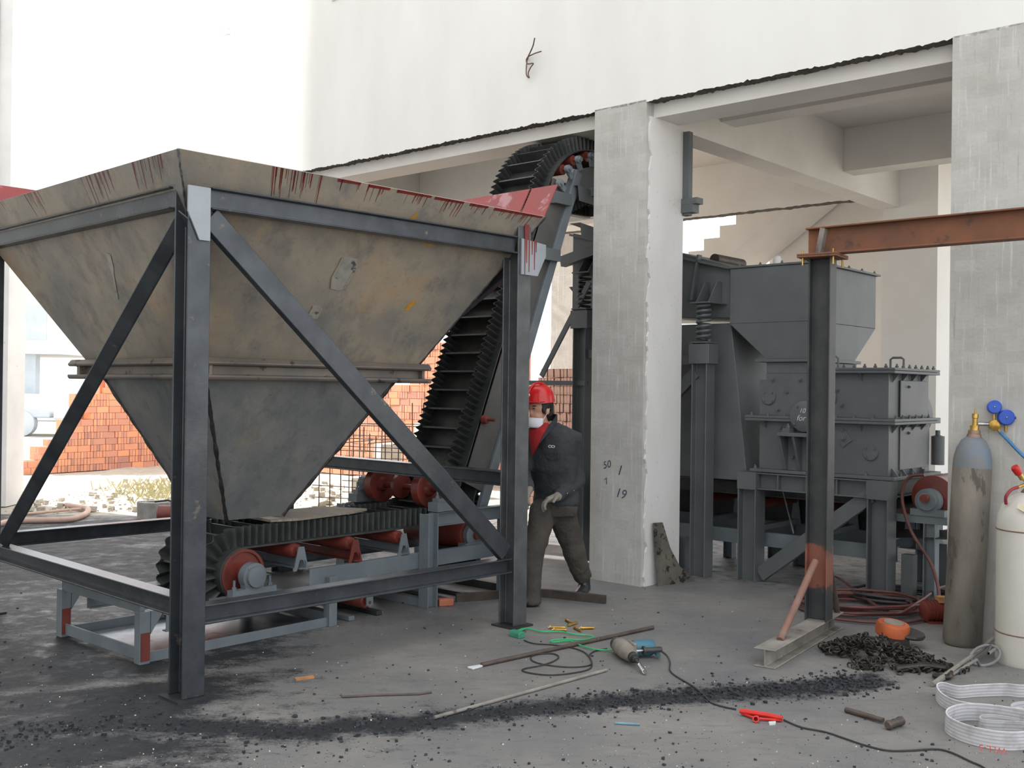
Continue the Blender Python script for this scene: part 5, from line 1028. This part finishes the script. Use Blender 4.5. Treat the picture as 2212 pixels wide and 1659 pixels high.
# boots
def boot(an, d):
    g = V((an.x, an.y, 0)); d = V(d).normalized(); mb = MB().tube([an+V((0, 0, .05)), an+V((0, 0, -.01)), g+V((0, 0, .05))], [.046, .048, .050], 14).tube([g-d*.07+V((0, 0, .04)), g+d*.02+V((0, 0, .042)), g+d*.12+V((0, 0, .034)), g+d*.175+V((0, 0, .030))], [(.040, .038), (.042, .042), (.034, .044), (.024, .032)], 14, ref=(0, 0, 1))
    o = mb.build('boot', M['boot'], per, smooth=True); remesh(o, .008, 3)
    return o
boot(anA+V((.0, .0, .01)), (-.75, -.5, 0)); boot(anB+V((0, 0, .02)), (-.25, -.75, 0))
# gloved hands: palm, four fingers, thumb
def hand(wr, d, dn, sgn):
    d = V(d).normalized(); dn = V(dn); dn = (dn-d*dn.dot(d)).normalized(); sd = d.cross(dn)*sgn
    mb = MB().tube([wr-d*.015, wr+d*.03, wr+d*.092], [(.030, .036), (.028, .048), (.022, .050)], 12, ref=tuple(dn))
    for i, L in enumerate((.074, .086, .080, .062)):
        r0 = wr+d*.085+sd*(.036-.024*i); a = r0+d*L*.45+dn*.012; b = a+d*L*.28+dn*L*.35; c = b+d*L*.02+dn*L*.35
        mb.tube([r0, a, b, c], [.0130, .0125, .0118, .0100], 8)
    t0 = wr+d*.025+sd*.044; mb.tube([t0, t0+sd*.022+d*.026+dn*.012, t0+sd*.018+d*.052+dn*.032], [.0160, .0140, .0110], 8)
    o = mb.build('glove', M['glove'], per, smooth=True); remesh(o, .0055, 2); return o
hand(wrL, (-.9, -.35, -.30), (-.2, -.3, -1), 1); hand(wrR, (-.3, -.6, -.5), (.3, -.3, -1), -1)
cf = (wrL-elL).normalized(); MB().cyl(wrL-cf*.02, wrL+cf*.025, .036, 14, .031).build('cuff', M['glove'], per, smooth=True)
# ================================================================ brick stacks behind
def brickmat():
    t = NT('fired_brick'); oi = t.n('ShaderNodeObjectInfo'); c = t.ramp(oi.outputs['Random'], [(0, srgb(178,128,114)), (.3, srgb(206,146,122)), (.55, srgb(226,156,116)), (.8, srgb(192,140,126)), (1, srgb(230,166,128))])
    n = t.noise(t.vec(), 25, 4); c = t.mix(t.ramp(n, [(.5, K(0)), (.8, K(.5))]), c, srgb(196,150,130)); return t.out(c, .92, 0, n, .3, .004)
def brickmat2():
    t = NT('fired_brick_mixed'); v = t.vec(); n = t.noise(v, 3.5, 2); c = t.ramp(n, [(.3, srgb(178,128,114)), (.5, srgb(218,150,118)), (.7, srgb(196,140,122))]); return t.out(c, .92, 0, t.noise(v, 25, 4), .3, .004)
M['brick'] = brickmat(); M['brickmix'] = brickmat2()
BL, BW, BH = .24, .053, .115
def bmesh_(l, w_, h, m): 
    me = MB().box(-l/2, l/2, -w_/2, w_/2, 0, h).mesh('brick'); me.materials.append(m); return me
M['brickdark'] = simple('shade_toned_brick', srgb(150,116,102), srgb(118,92,84), 9, .92)  # fired brick darkened in colour, for the shade under the building
BMS = bmesh_(BL, BW, BH-.003, M['brick']); BMD = bmesh_(BL, BW, BH-.003, M['brickdark'])
def stack(label, origin, yaw, length, rows, depth, heightf, visf, seed, head_only=False, cat='brick stack', lim=300):
    fr_ = Matrix.Translation(origin) @ Matrix.Rotation(yaw, 4, 'Z'); st = thing('brick_stack', label, cat, fr_, (0, 0, 0)); r_ = random.Random(seed); rest = MB(); cnt = 0
    core = MB(); pitch = .252
    for r in range(rows):
        x = -r_.choice((0, .06, .12))
        while x < length:
            if r >= heightf(x+.12): x += pitch; continue
            hdr = head_only or r_.random() < .52; z0 = r*.117
            items = [(x+.029+k*.0625, .12+r_.uniform(-.008, .004), PI/2) for k in range(4)] if hdr else [(x+.12, .03+r_.uniform(-.008, .006), 0)]
            for (bx, by, rz) in items:
                if cnt < lim and visf(bx, z0):
                    o = bpy.data.objects.new('brick', BMD if head_only else BMS); COL.objects.link(o); o.parent = st; o.location = (bx, by, z0); o.rotation_euler = (r_.uniform(-.01, .01), r_.uniform(-.01, .01), rz+r_.uniform(-.012, .012)); cnt += 1
                elif rz: rest.box(bx-BW/2, bx+BW/2, by-BL/2, by+BL/2, z0, z0+BH-.003)
                else: rest.box(bx-BL/2, bx+BL/2, by-BW/2, by+BW/2, z0, z0+BH-.003)
            x += pitch
    if rest.v: rest.build('bricks', M['brickdark'] if head_only else M['brickmix'], st, kind='stuff')
    xs = rng(0, length, .25)
    for a, b in zip(xs, xs[1:]):
        h = int(heightf((a+b)/2)); h = min(h, rows)
        if h > 0: core.box(a, b+.001, .25, depth, 0, h*.117-.01)
    core.build('core', M['brickmix'], st, kind='stuff'); return st
a0 = V((-8.75, 17.75, 0)); yA = math.atan2(.82, .58)
stack('tall orange brick stack in the yard behind the hopper, left of its front post', a0, yA, 5.2, 21, .45, lambda x: 2 if x < 1.0 else (4 if x < 1.25 else (5 if x < 1.5 else (8 if x < 1.85 else (12 if x < 2.3 else 21)))), lambda x, z: 1.15 < x < 3.45 and z < 1.75, 4)
b0_ = at(640, 1000, 20.2); b0_.z = 0; b1_ = at(1015, 1000, 16.9); b1_.z = 0; dB = (b1_-b0_); yB = math.atan2(dB.y, dB.x)
stack('brick stack with stepped top seen between hopper and conveyor', b0_, yB, dB.length, 21, 1.4, lambda x: 14 if x < dB.length*.68 else 20, lambda x, z: x > 1.2 and z > .55, 9)
c0_ = at(1120, 1000, 14.8); c0_.z = 0; c1_ = at(1300, 1000, 13.6); c1_.z = 0; dC = (c1_-c0_)
stack('shade-darkened brick stack set on end behind the worker', c0_, math.atan2(dC.y, dC.x), dC.length, 17, .6, lambda x: 16 if x > .4 else 14, lambda x, z: z > .6, 12, True)
# rebar cage
M['rebar'] = simple('rusty_rebar', srgb(104,84,76), srgb(78,68,64), 12, .7)
rc0 = at(690, 1000, 13.2); rc1 = at(960, 1000, 12.6); rc0.z = rc1.z = 0; dR = rc1-rc0; LR = dR.length; cg = thing('rebar_cage', 'rusty rebar cage standing behind the conveyor tail', 'rebar cage', Matrix.Translation(rc0) @ Matrix.Rotation(math.atan2(dR.y, dR.x), 4, 'Z'), (0, 0, 0))
for yy in (0, .75):
    for i in range(12):
        x = LR*i/11; MB().tube([(x, yy, 0), (x+.02*math.sin(i*3), yy+.02*math.sin(i*5), 1.08+.22*(i % 3 == 0)+.1*math.sin(i*2.3))], .0075, 6).build('upright_bar', M['rebar'], cg)
    for j in range(8): MB().tube([(-.1, yy, .06+.15*j), (LR+.1, yy+.01, .06+.15*j+.02*math.sin(j*2))], .006, 6).build('cross_bar', M['rebar'], cg)
for i in range(6):
    x = LR*i/5; MB().tube([(x, 0, .9), (x, .75, .9)], .006, 6).build('tie_bar', M['rebar'], cg); MB().tube([(x, -.05, .06), (x, .8, .06)], .006, 6).build('tie_bar', M['rebar'], cg)
# blocks, sack
M['block'] = simple('pale_block', srgb(214,206,194), srgb(196,188,176), 6, .9)
for i, (x, y, Y, w_, h, lb) in enumerate(((772, 1050, 15.2, .28, .30, 'beige concrete block on the ground inside the rebar cage'), (838, 988, 15.8, .32, .28, 'pale concrete block behind the rebar cage'), (922, 938, 16.0, .30, .28, 'white concrete block high against the brick stack'))):
    p = at(x, y, Y); 
    if i == 0: p.z = 0
    if i == 1: p.z = 0; h = .75
    if i == 2: p.z = 0; h = 1.05
    MB().box(-w_/2, w_/2, -.15, .15, 0, h).top('concrete_block', M['block'], lb, 'block', Matrix.Translation(p) @ Matrix.Rotation(.5, 4, 'Z'), bevel=.01)
p = at(1250, 990, 11.9); p.z = 0
mb = MB().tube([p, p+V((0, 0, .3)), p+V((.02, 0, .7)), p+V((0, .02, 1.0)), p+V((.03, 0, 1.16)), p+V((.0, 0, 1.24))], [.16, .19, .18, .16, .10, .03], 14); sk_ = mb.top('white_sack', M['white_cloth'], 'crumpled white sack standing behind the worker', 'sack', smooth=True); tdm = sk_.modifiers.new('sub', 'SUBSURF'); tdm.levels = 2; tdm.render_levels = 2
d2 = sk_.modifiers.new('folds', 'DISPLACE'); t3 = bpy.data.textures.new('sackfolds', 'CLOUDS'); t3.noise_scale = .12; d2.texture = t3; d2.strength = .07
# pale hose and layflat roll by the shade line, rubble, grass
M['palehose'] = simple('pale_pink_hose', srgb(206,176,160), srgb(190,160,146), 8, .6)
MB().tube(pth([(-60,1150),(20,1127),(90,1124),(150,1122),(182,1112),(190,1100),(172,1096),(150,1092),(140,1088)], .03, 8), .035, 10).top('pale_hose', M['palehose'], 'thick pale hose curving on the sunlit ground', 'hose', smooth=True)
MB().tube(pth([(20,1112),(80,1108),(140,1102),(180,1099)], .02, 6), .018, 8).top('pale_hose', M['palehose'], 'thin pale hose running behind the thick one', 'hose', smooth=True)
rp = at(335, 1120, 12.6); rp.z = .0
M['duct'] = simple('grey_layflat_roll', srgb(178,176,170), srgb(150,148,144), 10, .7)
ro = thing('layflat_roll', 'grey layflat hose roll behind the front hopper post', 'hose roll', FW, tuple(rp))
for k in range(4): MB().ribbon([rp+V(((.20-.03*k)*math.cos(a), (.16-.02*k)*math.sin(a), 0)) for a in [i*2*PI/24 for i in range(25)]], (0, -.02, .20), .012).build('coil', M['duct'], ro, smooth=True)
rp2 = at(362, 1125, 12.2); rp2.z = 0; loc_m = Matrix.Translation(rp2)
rm_ = thing('red_pump', 'small red pump beside the layflat roll', 'pump', FW, tuple(rp2)); MB().lathe(rp2+V((-.12, 0, .10)), (1, .1, 0), [(.06, 0), (.10, .02), (.10, .22), (.06, .25)], 20).build('pump_body', M['redoxide'], rm_, smooth=True); MB().tube([rp2+V((-.15, 0, .24)), rp2+V((0, 0, .26)), rp2+V((.15, 0, .22))], .012, 8).build('pump_handle', M['rubber'], rm_, smooth=True); MB().box(rp2.x-.12, rp2.x+.16, rp2.y-.07, rp2.y+.07, 0, .03).build('pump_foot', M['darksteel'], rm_)
def nearw(r_): return V((r_.uniform(-6.3, -2.0), r_.uniform(12.95, 17.5), 0))
mb = lumps(650, 21, nearw, .01, .07); mb.top('rubble', M['dirt'], 'loose clods and rubble in front of the brick stack', 'rubble', kind='stuff')
mb = MB(); r_ = random.Random(2)
for _ in range(500):
    c = r_.choice((V((-4.9, 15.2, 0)), V((-4.4, 14.6, 0)), V((-5.3, 16.0, 0)))); p = c+V((r_.gauss(0, .35), r_.gauss(0, .35), 0)); h = r_.uniform(.05, .2); l = V((r_.uniform(-.12, .12), r_.uniform(-.12, .12), h)); sd = V((r_.uniform(-1, 1), r_.uniform(-1, 1), 0)).normalized()*.006
    mb.add([p-sd, p+sd, p+l*.6+sd*.7+V((0, 0, .03)), p+l], [(0, 1, 2), (0, 2, 3)])
M['grass'] = simple('dry_grass', srgb(168,166,126), srgb(190,178,140), 2, .9)
mb.top('grass', M['grass'], 'tuft of dry grass on the sunlit dirt', 'grass', kind='stuff')
# far yard: low wall, far block, parked flatbed, power lines
M['farwall'] = simple('far_pale_wall', srgb(226,228,232), srgb(214,216,220), .5, .9); M['farblue'] = simple('far_blue_grey', srgb(196,204,212), srgb(180,190,200), 1, .7)
MB().box(-40, -12, 44, 44.4, 0, 1.1).top('far_wall', M['farwall'], 'long low pale wall far across the yard', 'wall')
fb = at(90, 700, 60); fo = thing('far_building', 'pale far building glimpsed past the left edge of the hopper', 'building', FW, (fb.x-3, fb.y, 0)); MB().box(fb.x-9, fb.x+1.1, 60, 70, 3.2, 6.6).build('upper_block', M['farwall'], fo)
for k in range(4): MB().box(fb.x-8.6+2.5*k, fb.x-8.0+2.5*k, 60.4, 61, 0, 3.2).build('pier', M['farblue'], fo); MB().box(fb.x-8.7+2.5*k, fb.x-7.2+2.5*k, 59.95, 60.0, 4.0, 5.9).build('window', M['farblue'], fo)
tk0 = at(88, 945, 32); tk0.z = 0; tk_ = thing('flatbed_truck', 'pale blue flatbed truck parked far behind the left brace', 'truck', FW, tuple(tk0))
MB().box(tk0.x-2.2, tk0.x+.6, 31.2, 33, .55, .85).build('bed', M['farblue'], tk_, bevel=.03); MB().prism([(-.7, 0), (.7, 0), (.7, .8), (.35, 1.05), (-.7, 1.05)], (tk0.x+1.4, 31.2, .5), (tk0.x+1.4, 33, .5)).build('cab', M['farwall'], tk_, bevel=.05)
for wx in (-1.6, -.2, 1.5): MB().lathe((tk0.x+wx, 31.15, .38), (0, 1, 0), [(.38, 0), (.38, .25)], 20).build('wheel', M['farblue'], tk_, smooth=True)  # wheels lightened in colour, far haze put into the tone
M['line'] = simple('grey_power_line', srgb(150,150,150), srgb(140,140,140), 1, .7)
for i, (a, b, lb) in enumerate((((430, 62), (660, -22), 'upper power line at the top left of the sky'), ((430, 76), (700, -18), 'lower power line at the top left of the sky'))):
    p, q = at(*a, 30), at(*b, 16); MB().tube([p.lerp(q, t_/10)-V((0, 0, .25*math.sin(PI*t_/10))) for t_ in range(11)], .012, 5).top('power_line', M['line'], lb, 'power line', group='overhead power lines', smooth=True)
